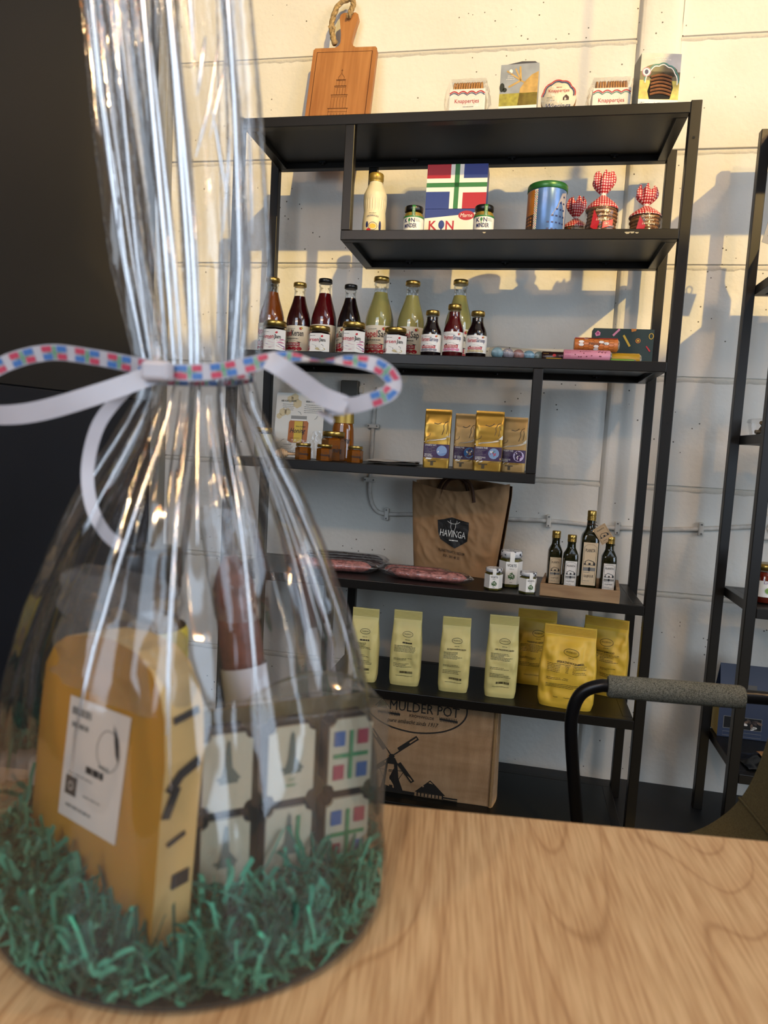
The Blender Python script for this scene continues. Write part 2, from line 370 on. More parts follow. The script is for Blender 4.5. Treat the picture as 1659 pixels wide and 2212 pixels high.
# ================================================================ SHELF UNITS
METAL = mat('black_powder_coat', '#14110d', .36, .0, spec=.3)
BOARD = mat('black_board', '#0f100f', .38, spec=.35)
Z = [2.019, 1.704, 1.361, 1.043, .700, .374, .033]
T = .0275; DP = .33
TAB = B().box(-.011, .011, -.007, .007, -.004, 0).lathe([(.006, -.009), (.006, -.004)], 8).build('fixing_tab', BLACKCAP)
TABM = TAB.data; bpy.data.objects.remove(TAB)
def beam(par, x0, x1, y0, y1, z0, z1, name='beam'): return B().box(x0, x1, y0, y1, z0, z1, bev=.0018).build(name, METAL, par)
def shelf(par, x0, x1, z, tabs=True):
    beam(par, x0, x1, 0, T, z-T, z); beam(par, x0, x1, DP-T, DP, z-T, z)
    beam(par, x0, x0+T, T, DP-T, z-T, z); beam(par, x1-T, x1, T, DP-T, z-T, z)
    bd = B().box(x0+T, x1-T, T, DP-T, z-.010, z-.0005).build('shelf_board', BOARD, par)
    if tabs:
        n = max(2, round((x1-x0)/.3))
        for i in range(n):
            x = x0+(x1-x0)*(i+.5)/n
            for y in (T+.008, DP-T-.008):
                o = bpy.data.objects.new('fixing_tab', TABM); COL.objects.link(o); o.parent = bd; o.location = (x, y, z-.0102)
U1 = thing('shelf_unit', 'tall black metal shelf unit with staggered shelves full of shop goods', 'shelf')
WD, M1, M2 = 1.275, .348, .915
for x in (0, WD-T):
    for y in (0, DP-T): beam(U1, x, x+T, y, y+T, 0, Z[0]+.004, 'post')
shelf(U1, T, WD-T, Z[0]); shelf(U1, M1-T/2, WD-T, Z[1]); shelf(U1, T, WD-T, Z[2]); shelf(U1, T, M2+T/2, Z[3]); shelf(U1, T, WD-T, Z[4]); shelf(U1, M1-T/2, WD-T, Z[5]); shelf(U1, T, WD-T, Z[6])
for y in (0, DP-T):
    beam(U1, M1-T/2, M1+T/2, y, y+T, Z[1], Z[0]-T, 'post'); beam(U1, M2-T/2, M2+T/2, y, y+T, Z[3], Z[2]-T, 'post'); beam(U1, M1-T/2, M1+T/2, y, y+T, Z[5], Z[4]-T, 'post')
CHIP = mat('chipped_paint', '#b5a98a', .7)
for x, z, s in ((.742, Z[1]-.009, .004), (1.118, Z[1]-.011, .006), (1.13, Z[1]-.010, .005), (1.142, Z[1]-.011, .004)):
    B().add([(x+s*cos(a)*(1+.5*sin(3*a)), -.0006, z+.7*s*sin(a)*(1+.4*cos(2*a))) for a in [2*pi*k/9 for k in range(9)]], [tuple(range(9))]).build('paint_chip', CHIP, U1)
HOLE = mat('hole_black', '#050505', .8)
for z in (1.93, 1.62, 1.2): B().lathe([(.0035, 0), (.0035, .001)], 10).xf(Matrix.Translation((WD-T/2, .0003, z)) @ Matrix.Rotation(pi/2, 4, 'X')).build('screw_hole', HOLE, U1)
U2 = thing('shelf_unit', 'second black metal shelf unit cut off by the right picture edge', 'shelf', (1.502, 0, 0))
for x in (0, 1.0):
    for y in (0, DP-T): beam(U2, x, x+T, y, y+T, 0, 2.075, 'post')
for z in (2.07, 1.632, 1.188, .722, .262): shelf(U2, T, 1.0, z)

# ================================================================ CABLE ON THE WALL
CAB = mat('old_cable', '#cfcac0', .6, var=.2, vscale=30, bump=.4, bscale=60); CLIP = mat('cable_clip', '#d8d4ca', .5)
cab = thing('wall_cable', 'white painted electric cable clipped along the wall behind the shelves', 'cable', (0, 0, 0))
pth = spline([(.372, YW-.009, 1.30), (.364, YW-.009, 1.22), (.362, YW-.009, 1.08), (.362, YW-.009, .968), (.366, YW-.009, .915), (.385, YW-.009, .872), (.427, YW-.009, .857), (.55, YW-.009, .864), (.75, YW-.009, .866), (.89, YW-.009, .872), (.99, YW-.010, .874), (1.10, YW-.010, .872), (1.17, YW-.032, .868), (1.25, YW-.032, .872), (1.34, YW-.009, .872), (1.476, YW-.009, .884), (1.58, YW-.009, .897), (1.66, YW-.009, .907)], 5)
B().tube(pth, .0075, 10).build('cable', CAB, cab)
for x, z, v in ((.364, 1.165, 1), (.362, .975, 1), (.43, .857, 0), (.991, .874, 0), (1.212, .870, 0), (1.476, .884, 0)):
    y = YW-.034 if 1.16 < x < 1.26 else YW-.011
    b = B(); b.box(-.008, .008, -.010, .010, -.022, .022, bev=.004)
    for s in (-1, 1): b.lathe([(.004, 0), (.004, .003)], 8, c=(0, 0)).v[-16:] if False else None
    o = b.build('cable_clip', CLIP, cab, (x, y, z))
    if v: o.rotation_euler = (0, pi/2, 0)
    for s in (-.015, .015): B().lathe([(.003, 0), (.003, .002)], 8).xf(Matrix.Translation((0, -.010, s)) @ Matrix.Rotation(pi/2, 4, 'X')).build('screw', GREY, o)
jb = thing('junction_box', 'small dark junction box on the wall above the honey jars', 'junction box', (.275, YW, 1.29))
B().box(-.032, .032, -.03, 0, -.03, .03, bev=.004).build('box', mat('dark_box', '#57534a', .5), jb); B().box(.032, .046, -.02, 0, -.012, .012, bev=.003).build('cable_gland', CLIP, jb)
so = thing('wall_socket', 'white wall socket at the right end of the cable', 'socket', (1.69, YW, .905))
B().box(-.04, .04, -.03, 0, -.04, .04, bev=.006).build('body', CLIP, so); B().lathe([(.022, 0), (.022, .006)], 16, cap=True).xf(Matrix.Translation((0, -.030, 0)) @ Matrix.Rotation(pi/2, 4, 'X')).build('socket_face', WH, so)

# ================================================================ TABLE AND CHAIR
def oak(nt, b):
    tc = nt.nodes.new('ShaderNodeTexCoord'); mp = nt.nodes.new('ShaderNodeMapping'); mp.inputs['Scale'].default_value = (1, .16, 1); mp.inputs['Rotation'].default_value = (0, 0, -.12)
    nt.links.new(tc.outputs['Object'], mp.inputs['Vector'])
    n0 = nt.nodes.new('ShaderNodeTexNoise'); n0.inputs['Scale'].default_value = 4.2; n0.inputs['Detail'].default_value = 1.5; nt.links.new(mp.outputs[0], n0.inputs['Vector'])
    m = nt.nodes.new('ShaderNodeMath'); m.operation = 'MULTIPLY'; nt.links.new(n0.outputs['Fac'], m.inputs[0]); m.inputs[1].default_value = 95
    s = nt.nodes.new('ShaderNodeMath'); s.operation = 'PINGPONG'; nt.links.new(m.outputs[0], s.inputs[0]); s.inputs[1].default_value = 1
    base = ramp(nt, s.outputs[0], [(0, '#b8956c'), (.14, '#cfae84'), (1, '#d6b88e')])
    n1 = tex(nt, 'ShaderNodeTexNoise', 420, (1, .035, 1), Detail=5); c1 = ramp(nt, n1.outputs['Fac'], [(.36, '#bfa587'), (.60, '#ffffff')])
    col = mixc(nt, .6, base, c1, 'MULTIPLY')
    n2 = tex(nt, 'ShaderNodeTexNoise', 2.2, (1, .5, 1), Detail=2); col = mixc(nt, .4, col, ramp(nt, n2.outputs['Fac'], [(.3, '#e8d8c0'), (.7, '#ffffff')]), 'MULTIPLY')
    nt.links.new(col, b.inputs['Base Color']); bumpit(nt, b, n1.outputs['Fac'], .08, .001)
OAK = nodes_mat('oak_top', oak, .42)
tb = thing('table', 'oak table top in the foreground carrying the wrapped gift', 'table', (.783, -1.341, 0), .11)
B().box(-.75, .85, -.85, 0, .722, .75, bev=.003).build('table_top', OAK, tb)
for x in (-.68, .76):
    for y in (-.08, -.78): B().box(x-.025, x+.025, y-.025, y+.025, 0, .722).build('leg', METAL, tb)
def fab(nt, b, c0='#3b3627', c1='#6d684f', sc=520):
    n = tex(nt, 'ShaderNodeTexVoronoi', sc); nt.links.new(ramp(nt, n.outputs['Distance'], [(.1, c1), (.7, c0)]), b.inputs['Base Color']); bumpit(nt, b, n.outputs['Distance'], .6, .002)
FAB1 = nodes_mat('olive_weave', lambda nt, b: fab(nt, b, '#5b5135', '#857a52', 900), .9)
FAB2 = nodes_mat('grey_green_weave', lambda nt, b: fab(nt, b, '#4a4c44', '#b5b7a8', 800), .9)
TUBEM = mat('black_tube', '#16171b', .3, .3)
ch = thing('chair', 'olive fabric tub chair with black tube arms and padded grey armrest', 'chair', (0, 0, 0))
prof = [(.86, .405), (.98, .432), (1.10, .440), (1.207, .458), (1.27, .502), (1.308, .566), (1.330, .663), (1.350, .78), (1.362, .86)]
pp = [(p.x, p.y) for p in spline([(x, z, 0) for x, z in prof], 5)]
ns = next(i for i, p in enumerate(pp) if p[1] > .53)
def shell(lo, hi, off):
    q = pp[lo:hi+1]; m = len(q)-1
    def fn(u, v):
        t = u*m; i = min(int(t), m-1); t -= i; x = q[i][0]+(q[i+1][0]-q[i][0])*t; z = q[i][1]+(q[i+1][1]-q[i][1])*t
        dx = q[i+1][0]-q[i][0]; dz = q[i+1][1]-q[i][1]; l = sqrt(dx*dx+dz*dz); s = (v-.5)*2; k = .05*(1-s*s)
        return (x+dz/l*(k*.5+off), -.985+s*.232, z-dx/l*(k*.35+off))
    return fn
for nm, lo, hi in (('seat', 0, ns), ('backrest', ns, len(pp)-1)):
    b = B(); b.grid(shell(lo, hi, 0), 24, 20); b.grid(shell(lo, hi, .035), 24, 20, flip=True)
    f0, f1 = shell(lo, hi, 0), shell(lo, hi, .035)
    for v in (0, 1): b.grid(lambda u, t, v=v: tuple(Vector(f0(u, v)).lerp(Vector(f1(u, v)), t)), 24, 2, flip=(v == 1))
    for u in (0, 1): b.grid(lambda a, t, u=u: tuple(Vector(f0(u, a)).lerp(Vector(f1(u, a)), t)), 20, 2, flip=(u == 0))
    b.build(nm, FAB1, ch)
f0 = shell(ns-1, ns+1, -.002); B().tube([f0(.5, k/20) for k in range(21)], .0028, 6).build('seam_piping', FAB1, ch)
for y in (-.74, -1.262):
    arm = spline([(1.085, y, .01), (1.060, y, .28), (1.032, y, .46), (1.012, y, .598), (1.011, y, .650), (1.024, y, .684), (1.052, y, .700), (1.08, y, .702), (1.20, y, .706), (1.34, y, .712), (1.39, y, .70), (1.42, y, .6), (1.45, y, .3), (1.47, y, .01)], 6)
    B().tube(arm, .0115, 14).build('arm_tube', TUBEM, ch)
    B().tube([(1.066, y, .7015), (1.070, y, .7015), (1.17, y, .705), (1.283, y, .709), (1.288, y, .7092)], [.017, .0195, .02, .0195, .017], 18).build('armrest_cover', FAB2, ch)
B().tube([(1.42, -.74, .6), (1.42, -1.0, .6), (1.42, -1.262, .6)], .010, 10).build('back_rail', TUBEM, ch)
for x in (1.06, 1.25): B().tube([(x, -.745, .37), (x, -1.0, .365), (x, -1.26, .37)], .010, 10).build('seat_rail', TUBEM, ch)

# ================================================================ GOODS: TOP SHELF
def wood(key, c0, c1, sc=60, st=(1, 1, .08), rough=.5):
    def fn(nt, b):
        n = tex(nt, 'ShaderNodeTexNoise', sc, st, Detail=5, Distortion=.4); n2 = tex(nt, 'ShaderNodeTexNoise', 6, (1, 1, .25), Detail=2)
        col = mixc(nt, .4, ramp(nt, n.outputs['Fac'], [(.3, c0), (.7, c1)]), ramp(nt, n2.outputs['Fac'], [(.35, '#b08060'), (.65, '#ffffff')]), 'MULTIPLY')
        nt.links.new(col, b.inputs['Base Color']); bumpit(nt, b, n.outputs['Fac'], .08, .001)
    return nodes_mat(key, fn, rough)
BEECH = wood('cherry_wood', '#a8703e', '#c68e55'); BURN = mat('burnt_engraving', '#4a2410', .8)
cb = thing('cutting_board', 'wooden cutting board with engraved church tower leaning on the wall', 'cutting board', (.207, .30, Z[0]), rot=(-.2, .02, 0)); cb.scale = (1.04, 1, 1.11)
hw = .105
out = [(-hw+.004, 0), (hw-.004, 0), (hw, .004), (hw, .349), (hw-.006, .355), (.034, .355), (.023, .361), (.018, .372), (.020, .40), (.031, .452), (.029, .462), (.020, .468), (-.020, .468), (-.029, .462), (-.031, .452), (-.020, .40), (-.018, .372), (-.023, .361), (-.034, .355), (-hw+.006, .355), (-hw, .349), (-hw, .004)]
bo = B().prism(out, 0, .02).build('board', BEECH, cb); bo.modifiers.new('bevel', 'BEVEL').width = .0025
d = D()
d.line([(-hw+.014, 0.01), (-hw+.014, .341), (hw-.014, .341), (hw-.014, .01)], .0022, BURN)
def tower(d, u, v, h, m, wd=.0009, layer=1):
    """stepped church tower drawn in outline"""
    lv = [(0, .20, .30), (.30, .17, .26), (.56, .14, .15), (.71, .10, .10), (.81, .08, .07)]
    for z0, hw_, hh in lv:
        a = hw_*h*.62; d.line([(u-a, v+z0*h), (u+a, v+z0*h), (u+a, v+(z0+hh)*h), (u-a, v+(z0+hh)*h)], wd, m, layer, True)
        d.line([(u-a*1.12, v+(z0+hh)*h), (u+a*1.12, v+(z0+hh)*h)], wd*1.6, m, layer)
        d.line([(u-a*1.05, v+(z0+hh*.86)*h), (u+a*1.05, v+(z0+hh*.86)*h)], wd*.8, m, layer)
        k = max(2, int(hw_*40))
        for i in range(1, k): x = u-a+2*a*i/k; d.line([(x, v+(z0+.05*hh)*h), (x, v+(z0+hh*.8)*h)], wd*.8, m, layer)
    d.line([(u-.03*h, v+.88*h), (u-.035*h, v+.905*h), (u-.012*h, v+.935*h), (u, v+.95*h), (u+.012*h, v+.935*h), (u+.035*h, v+.905*h), (u+.03*h, v+.88*h)], wd, m, layer, True)
    d.line([(u, v+.95*h), (u, v+1.0*h)], wd, m, layer); d.line([(u-.012*h, v+.985*h), (u+.012*h, v+.985*h)], wd, m, layer)
tower(d, 0, 0.0, .285, BURN, .0011)
for i in range(4): d.line([(-.04+i*.0245, .05), (-.04+i*.0245, .075)], .0008, BURN)
d.build('engraving', plane(0), bo)
ROPE = mat('jute_rope', '#a58a5e', .9, var=.35, vscale=120, bump=.9, bscale=260)
rp = spline([(-.035, -.004, .37), (-.048, -.006, .40), (-.053, -.006, .425), (-.05, -.004, .46), (-.038, -.002, .495), (-.012, .004, .513), (.004, .0, .508), (.012, -.010, .485), (.008, -.014, .462), (.001, -.010, .446)], 6)
b = B(); n = len(rp)
for s in range(3):
    b.tube([tuple(p+Vector((.0045*cos(i*.55+s*2.094), .0045*sin(i*.55+s*2.094), .0015*sin(i*.55+s*2.094)))) for i, p in enumerate(rp)], .0052, 7)
b.build('rope', ROPE, cb)
B().tube([(-.058, -.01, .412), (-.05, -.014, .418), (-.043, -.01, .412), (-.047, .002, .408), (-.058, -.002, .414)], .0065, 8).build('rope_knot', ROPE, cb)
B().tube(spline([(-.05, -.008, .405), (-.046, -.008, .385), (-.034, -.006, .362), (-.04, -.008, .372)], 4), [.004]*4+[.007]*4+[.008]*4+[.006], 8).build('rope_end', ROPE, cb)

BISC = mat('biscuit', '#b07f45', .8, var=.25, vscale=90, bump=.5, bscale=220)
def scallop(u, v, w_, dip, n=4, k=6):
    return [(u-w_/2+w_*i/(n*k), v+dip*abs(sin(pi*i/k))) for i in range(n*k+1)]
def wafer_pack(loc, rz, label, border, h=.124, w_=.10):
    t = thing('biscuit_pack', label, 'biscuits', loc, rz)
    disc = B().lathe([(.001, -.0026), (.033, -.0026), (.0345, 0), (.033, .0026), (.001, .0026)], 26).xf(Matrix.Rotation(pi/2, 4, 'Y'))
    me = None; n = 12
    for i in range(n):
        x = -w_/2+.012+(w_-.024)*i/(n-1)
        if me is None: o = disc.build('biscuit', BISC, t); me = o.data
        else: o = bpy.data.objects.new('biscuit', me); COL.objects.link(o); o.parent = t
        o.location = (x, 0.004, h-.040); o.rotation_euler = (0, random.uniform(-.05, .05), 0)
    cd = B().box(-w_/2, w_/2, -.031, .04, .001, h-.036, bev=.001).build('card_sleeve', WH, t); zo = h-.119
    d = D(); RW = border
    d.line(scallop(0, .070+zo, w_*.98, .006), .0032, RED); d.line(scallop(0, .0655+zo, w_*.98, .006), .0022, RW)
    d.text('Knappertjes', 0, .045+zo, .0105, RED, width=.068); d.small(-.02, .03, .034+zo, 1, GREY, align='C')
    d.line(scallop(0, .022, w_*.98, .006), .0032, RW); d.line(scallop(0, .017, w_*.98, .006), .0032, RED); d.build('print', plane(-.031), cd)
    b = B(); R = random.Random(int(loc[0]*1000))
    for s in (-1, 1):
        def side(u, v, s=s): return (s*(w_/2+.002+.013*sin(v*pi)*(.6+.4*sin(9*u))+.004*noise.noise((u*6, v*9, s))), -.034+u*.074, .006+v*(h-.02)+.004*noise.noise((u*4+3, v*8, s*2)))
        b.grid(side, 8, 14)
    b.grid(lambda u, v: (-w_/2+w_*u, -.033+.074*v, h-.010+.010*sin(pi*v)+.003*noise.noise((u*9, v*7, 1))), 12, 8)
    b.grid(lambda u, v: (-w_/2+w_*u, -.0335-.002*noise.noise((u*7, v*5, 4))-.001, .02+(h-.035)*v), 10, 8)
    b.build('wrapper', CLEAR, t)
    return t
wafer_pack((.664, .10, Z[0]), .0, 'clear pack of round wafers with blue and red bordered card, leftmost of the biscuits', NAVY)
wafer_pack((1.055, .11, Z[0]), .02, 'clear pack of round wafers with green bordered card beside the mill boxes', TEAL, .116)
# windmill carton
GRASS = mat('field_print', '#a39a3a', .4, var=.3, vscale=70); CLOUD = mat('cloud_print', '#9aa0a6', .35, var=.2, vscale=22); MILL = mat('mill_print', '#c7a35e', .35, var=.25, vscale=40); DKG = mat('tree_print', '#262c20', .4)
def carton(t, w_, h, dp, m_front, m_side, open_top=True):
    b = B(); b.box(-w_/2, w_/2, 0, dp, .001, h, 1, bev=.0008); o = b.build('carton', [m_front, m_side], t)
    return o
t = thing('biscuit_carton', 'biscuit carton printed with a golden windmill in a field', 'box', (.805, .075, Z[0]), -.04)
o = carton(t, .104, .150, .06, CLOUD, CLOUD)
d = D(); d.rect(-.052, .052, .0, .150, CLOUD, 0, 2, 2); d.rect(-.052, .052, .040, .073, GRASS, 1); d.rect(-.052, .052, 0, .040, WH, 2)
d.ell(-.046, .09, .007, .012, DKG, 1); d.ell(-.038, .083, .006, .006, DKG, 1)
d.poly([(-.001, .040), (.052, .040), (.052, .128), (.034, .120), (.018, .105), (.004, .085)], MILL, 1)
for a, l in ((2.05, .036), (-.6, -.048), (2.62, -.05)): d.line([(.005, .106), (.005+l*cos(a), .106+abs(l)*sin(a)*(1 if l > 0 else -1))], .004, MILL, 2)
d.line([(.005, .106), (-.028, .090)], .005, MILL, 2); d.line([(.005, .106), (.001, .143)], .005, MILL, 2)
d.ell(-.024, .131, .005, .006, WH, 2); d.small(-.037, -.01, .119, 3, WH, .0045, .001, align='C')
d.text("Wieringa's Knappertjes", 0, .022, .009, NAVY, width=.094, shear=.35, layer=3); d.build('print', plane(-.0008), o)
B().prism([(-.052, .150), (.052, .150), (.040, .157), (0.005, .159)], .004, .05).build('top_flap', mat('carton_inside', '#3f4048', .6), t)
# round pack
t = thing('biscuit_pack', 'round clear biscuit pack with red scalloped label between the two cartons', 'biscuits', (.916, .11, Z[0]), -.03)
DISC = B().lathe([(.001, -.02), (.046, -.02), (.048, 0), (.046, .02), (.001, .02)], 32).xf(Matrix.Translation((0, 0, .064)) @ Matrix.Rotation(pi/2, 4, 'X')).build('biscuit_stack', BISC, t)
lb = B().lathe([(.001, 0), (.0475, 0), (.0475, .001), (.001, .001)], 40).xf(Matrix.Translation((0, -.021, .064)) @ Matrix.Rotation(pi/2, 4, 'X')).build('label', CREAM, t)
d = D()
for rr, m in ((.043, RED), (.039, NAVY)):
    d.line([((rr+.003*abs(sin(4.5*a)))*cos(a), .064+(rr+.003*abs(sin(4.5*a)))*sin(a)) for a in [pi*(.02+.96*k/60) for k in range(61)]], .0028, m)
d.text('Knappertjes', 0, .078, .008, RED, width=.056); d.small(-.012, .012, .090, 1, RED, align='C'); d.text('Wieringa', 0, .036, .012, NAVY, width=.066, shear=.3)
d.poly([(.012, .056), (.028, .056), (.028, .064), (.020, .071), (.012, .064)], BROWN); d.poly([(.016, .056), (.020, .056), (.020, .062), (.016, .062)], CREAM, 2); d.small(-.032, -.008, .064, 3, GREY, .004, .001)
d.build('print', plane(-.0222), lb)
B().grid(lambda u, v: (.052*cos(u*2*pi)*(.2+.8*v)*1.02, -.0255+.003*noise.noise((cos(u*6.28)*3, sin(u*6.28)*3, v*4)), .064+.055*sin(u*2*pi)*(.2+.8*v)+.002*sin(40*u)), 40, 6, wrapu=True).build('wrapper', CLEAR, t)
# carton with window
t = thing('biscuit_carton', 'biscuit carton with a round window showing brown biscuits, rightmost on the top shelf', 'box', (1.172, .05, Z[0]), .16)
o = carton(t, .104, .146, .06, CLOUD, mat('carton_side', '#8d8f86', .5))
d = D(); d.rect(-.052, .052, 0, .146, CLOUD, 0); d.rect(-.052, .052, .03, .078, GRASS, 1); d.rect(-.052, .052, .078, .10, DKG, 1); d.rect(-.052, .052, 0, .030, WH, 2)
d.ell(.0, .1, .045, .02, DKG, 1)
arch = [(.004+.040*cos(a), .072+.046*sin(a)) for a in [pi*(k/30) for k in range(31)]]
d.line([(x*1.12, z+.004*abs(sin(i*.55))) for i, (x, z) in enumerate(arch)], .003, TEAL, 3); d.line([(x*1.05, z-.004+.004*abs(sin(i*.55))) for i, (x, z) in enumerate(arch)], .0025, WH, 3)
d.poly([(-.03, .05), (-.024, .03), (.03, .032), (.036, .06), (.03, .085), (.008, .098), (-.02, .088)], HOLE, 2)
d.ring(-.036, .098, .011, .011, .0012, PINK, 4); d.ell(-.036, .098, .0095, .0095, WH, 4); d.ell(-.036, .098, .005, .006, NAVY, 5)
d.text("Wieringa's Knappertjes", 0, .014, .009, NAVY, width=.094, shear=.35, layer=4); d.small(-.03, .03, .134, 2, WH, .0045, .001, align='C')
d.build('print', plane(-.0008), o)
for i in range(6):
    B().grid(lambda u, v, i=i: (-.024+.055*u, -.0035-.002*sin(pi*v), .038+i*.0088+.006*sin(pi*u)+.006*v), 8, 4).build('biscuit', mat('brown_biscuit', '#7d4e2a', .7, var=.3, vscale=90), t)

# ================================================================ SECOND SHELF
def lay(n=1): return n
# squeeze bottle
IVORY = mat('ivory_plastic', '#e2d7b4', .4, sss=.1); DGOLD = mat('dull_gold', '#a88a3c', .35, .5)
t = thing('squeeze_bottle', 'tall ivory ribbed plastic bottle with gold cap', 'bottle', (.401, .13, Z[1]), .05)
def sq(u, v):
    z = .175*v; r = interp([(0, .033), (.02, .0355), (.3, .0355), (.42, .034), (.5, .0325), (.62, .0345), (.75, .035), (.80, .034), (.90, .026), (.97, .0205), (1, .020)], v)
    a = u*2*pi
    if .50 < v < .70: r *= 1-.035*(.5+.5*cos(a*26))*min(1, (v-.5)/.03, (.70-v)/.03)
    return (r*cos(a), r*sin(a), z)
B().grid(sq, 156, 60, wrapu=True).build('body', IVORY, t)
B().lathe([(.0215, .174), (.0215, .180), (.0225, .181), (.0225, .196), (.021, .199), (.0, .199)], 32).build('cap', DGOLD, t)
d = D(); d.text('GRONINGEN', 0, .068, .005, NAVY, width=.036, arc=-8); d.small(-.018, .018, .077, 1, GREY, align='C'); d.ring(.002, .040, .013, .011, .0012, BROWN); d.ell(.002, .040, .010, .007, YEL); d.ell(-.016, .045, .004, .009, NAVY); d.ell(.024, .04, .004, .016, NAVY)
d.ell(-.01, .03, .007, .004, RED); d.poly([(-.032, .008), (.032, .008), (.032, .020), (.016, .0275), (0, .029), (-.016, .0275), (-.032, .020)], K, 1); d.text('BRANDER', 0, .011, .011, WH, width=.05, layer=3, arc=-6)
d.build('print', cyl(.0357), t)
# KON MINDER jars and carton
MUST = mat('mustard_fill', '#a4883a', .5, var=.25, vscale=60)
def kon_jar(loc, rz, label):
    t = thing('mustard_jar', label, 'jar', loc, rz)
    B().lathe([(.024, .0), (.0275, .003), (.0275, .045), (.026, .052), (.022, .056)], 32).build('contents', MUST, t)
    B().lathe([(.025, .0), (.0285, .003), (.0285, .047), (.0265, .054), (.0235, .058), (.0235, .066)], 32, cap=False).build('glass', GLASS, t)
    B().lathe([(.0255, .060), (.0265, .061), (.0265, .072), (.025, .074), (0, .074)], 32).build('lid', BLACKCAP, t)
    lb = B().grid(lambda u, v: ((.0288)*sin((u-.5)*4.4), -(.0288)*cos((u-.5)*4.4), .004+.040*v), 30, 2).build('label', WH, t)
    d = D(); d.poly([(-.06, .036), (.06, .036), (.06, .040), (-.06, .0405)], GREEN) if False else d.rect(-.06, .06, .036, .040, GREEN, 1, 24)
    d.text('K', -.0175, .022, .011, NAVY, layer=2, bold=.02, align='C'); d.ell(-.0075, .0285, .0032, .0048, GREEN, 2); d.rect(-.0083, -.0067, .016, .025, GREEN, 2); d.text('N', .003, .022, .011, NAVY, bold=.02)
    d.text('MINDER', -.004, .007, .011, NAVY, width=.036, bold=.02); d.small(.010, .028, .031, 3, GREY, .003, .0008)
    d.build('print', cyl(.0288, .004), lb)
    st = B(); st.grid(lambda u, v: (-.0 + .0045*(u*2-1)+.004, -.0272-.0006 if v < .8 else -.0272-.0006+(v-.8)*.08, .040+.0345*min(v/.8, 1)), 2, 8); st.build('seal_strip', GREEN, t)
    d = D(); d.text('GROOT GOUD', .0265, -.0055, .0045, WH, width=.026, rot=pi/2, align='L')
    d.items = [([(u-.020, v+.047) for u, v in P], F, mi, l) for P, F, mi, l in d.items]; d.build('seal_text', plane(-.0281), t)
    return t
kon_jar((.536, .045, Z[1]), .0, 'small mustard jar with black lid left of the flag carton')
kon_jar((.735, .045, Z[1]), .12, 'small mustard jar with black lid at the right edge of the flag carton')
FR = mat('flag_red', '#b3182a', .4); FB = mat('flag_blue', '#203a86', .4); FG = mat('flag_green', '#2d7a3e', .4)
t = thing('flag_carton', 'tall display carton with a red, blue, green and white cross flag', 'box', (.639, .155, Z[1]), .0, rot=(-.05, 0, .0))
o = B().box(-.090, .090, 0, .07, .001, .238, bev=.001).build('carton', FB, t)
d = D(); h0, h1 = .108, .238
d.rect(-.09, .09, h0, h1, WH, 1)
for (a, c, e, f, m) in ((-.09, -.019, .197, h1, FR), (.02, .09, .197, h1, FB), (-.09, -.019, h0, .158, FB), (.02, .09, h0, .155, FR)): d.rect(a, c, e, f, m, 2)
d.rect(-.0065, .0075, h0, h1, FG, 3); d.rect(-.09, .09, .171, .184, FG, 3)
d.poly([(-.09, 0), (.09, 0), (.09, .104), (.04, .092), (-.09, .080)], WH, 1); d.ell(.035, .088, .024, .014, FR, 2); d.text('Marne', .035, .083, .011, WH, width=.036, shear=.2, layer=4)
d.text('K', -.064, .047, .025, FR, bold=.02, layer=3); d.ell(-.038, .061, .009, .013, FB, 3); d.rect(-.040, -.036, .025, .055, FB, 3); d.text('N', -.013, .047, .025, FR, bold=.02, layer=3)
d.text('MINDER', 0, .014, .026, FR, width=.15, bold=.02, layer=3)
d.build('print', plane(-.0008), o)
# tin
t = thing('biscuit_tin', 'round printed tin with green lid and city photographs', 'tin', (.905, .095, Z[1]), -.1)
tin = B().lathe([(.052, .0), (.0535, .002), (.0535, .128)], 48).build('body', mat('tin_sky', '#5d7fb4', .25, .3, var=.25, vscale=14), t)
B().lathe([(.0545, .124), (.0558, .125), (.0558, .139), (.054, .142), (.046, .142), (.044, .140), (0, .140)], 48).build('lid', mat('green_lid', '#2f6b35', .3, .2), t)
d = D(); SUNS = mat('sunset_print', '#b9742c', .3, var=.2, vscale=20); DKB = mat('dusk_building', '#4a3326', .4, var=.3, vscale=60)
d.rect(-.075, -.031, .055, .122, SUNS, 1, 8); d.rect(-.075, -.031, .004, .055, DKB, 1, 8); d.poly([(-.07, .055), (-.052, .066), (-.034, .055)], DKB, 2)
for i in range(4):
    for j in range(3): d.rect(-.072+i*.0095, -.066+i*.0095, .026+j*.009, .031+j*.009, SUNS, 3)
d.rect(-.031, -.021, .004, .122, WH, 2, 3)
for i in range(4):
    for j in range(38):
        if (i+j) % 2 == 0: d.rect(-.0305+i*.0024, -.0285+i*.0024, .005+j*.003, .0075+j*.003, RED if (j//2+i) % 3 == 0 else (GREEN if (j+i) % 3 == 0 else K), 3)
BLD = mat('building_print', '#a9a3a8', .4, var=.15, vscale=50)
d.poly([(-.015, .004), (.07, .004), (.07, .118), (.050, .112), (.035, .075), (.020, .052)], BLD, 1)
for i in range(5):
    for j in range(6):
        x = .008+i*.012; z = .012+j*.018
        if z < .02+(x)*1.7 and z < .105: d.rect(x, x+.006, z, z+.004, NAVY, 2)
d.build('print', cyl(.0537), tin)
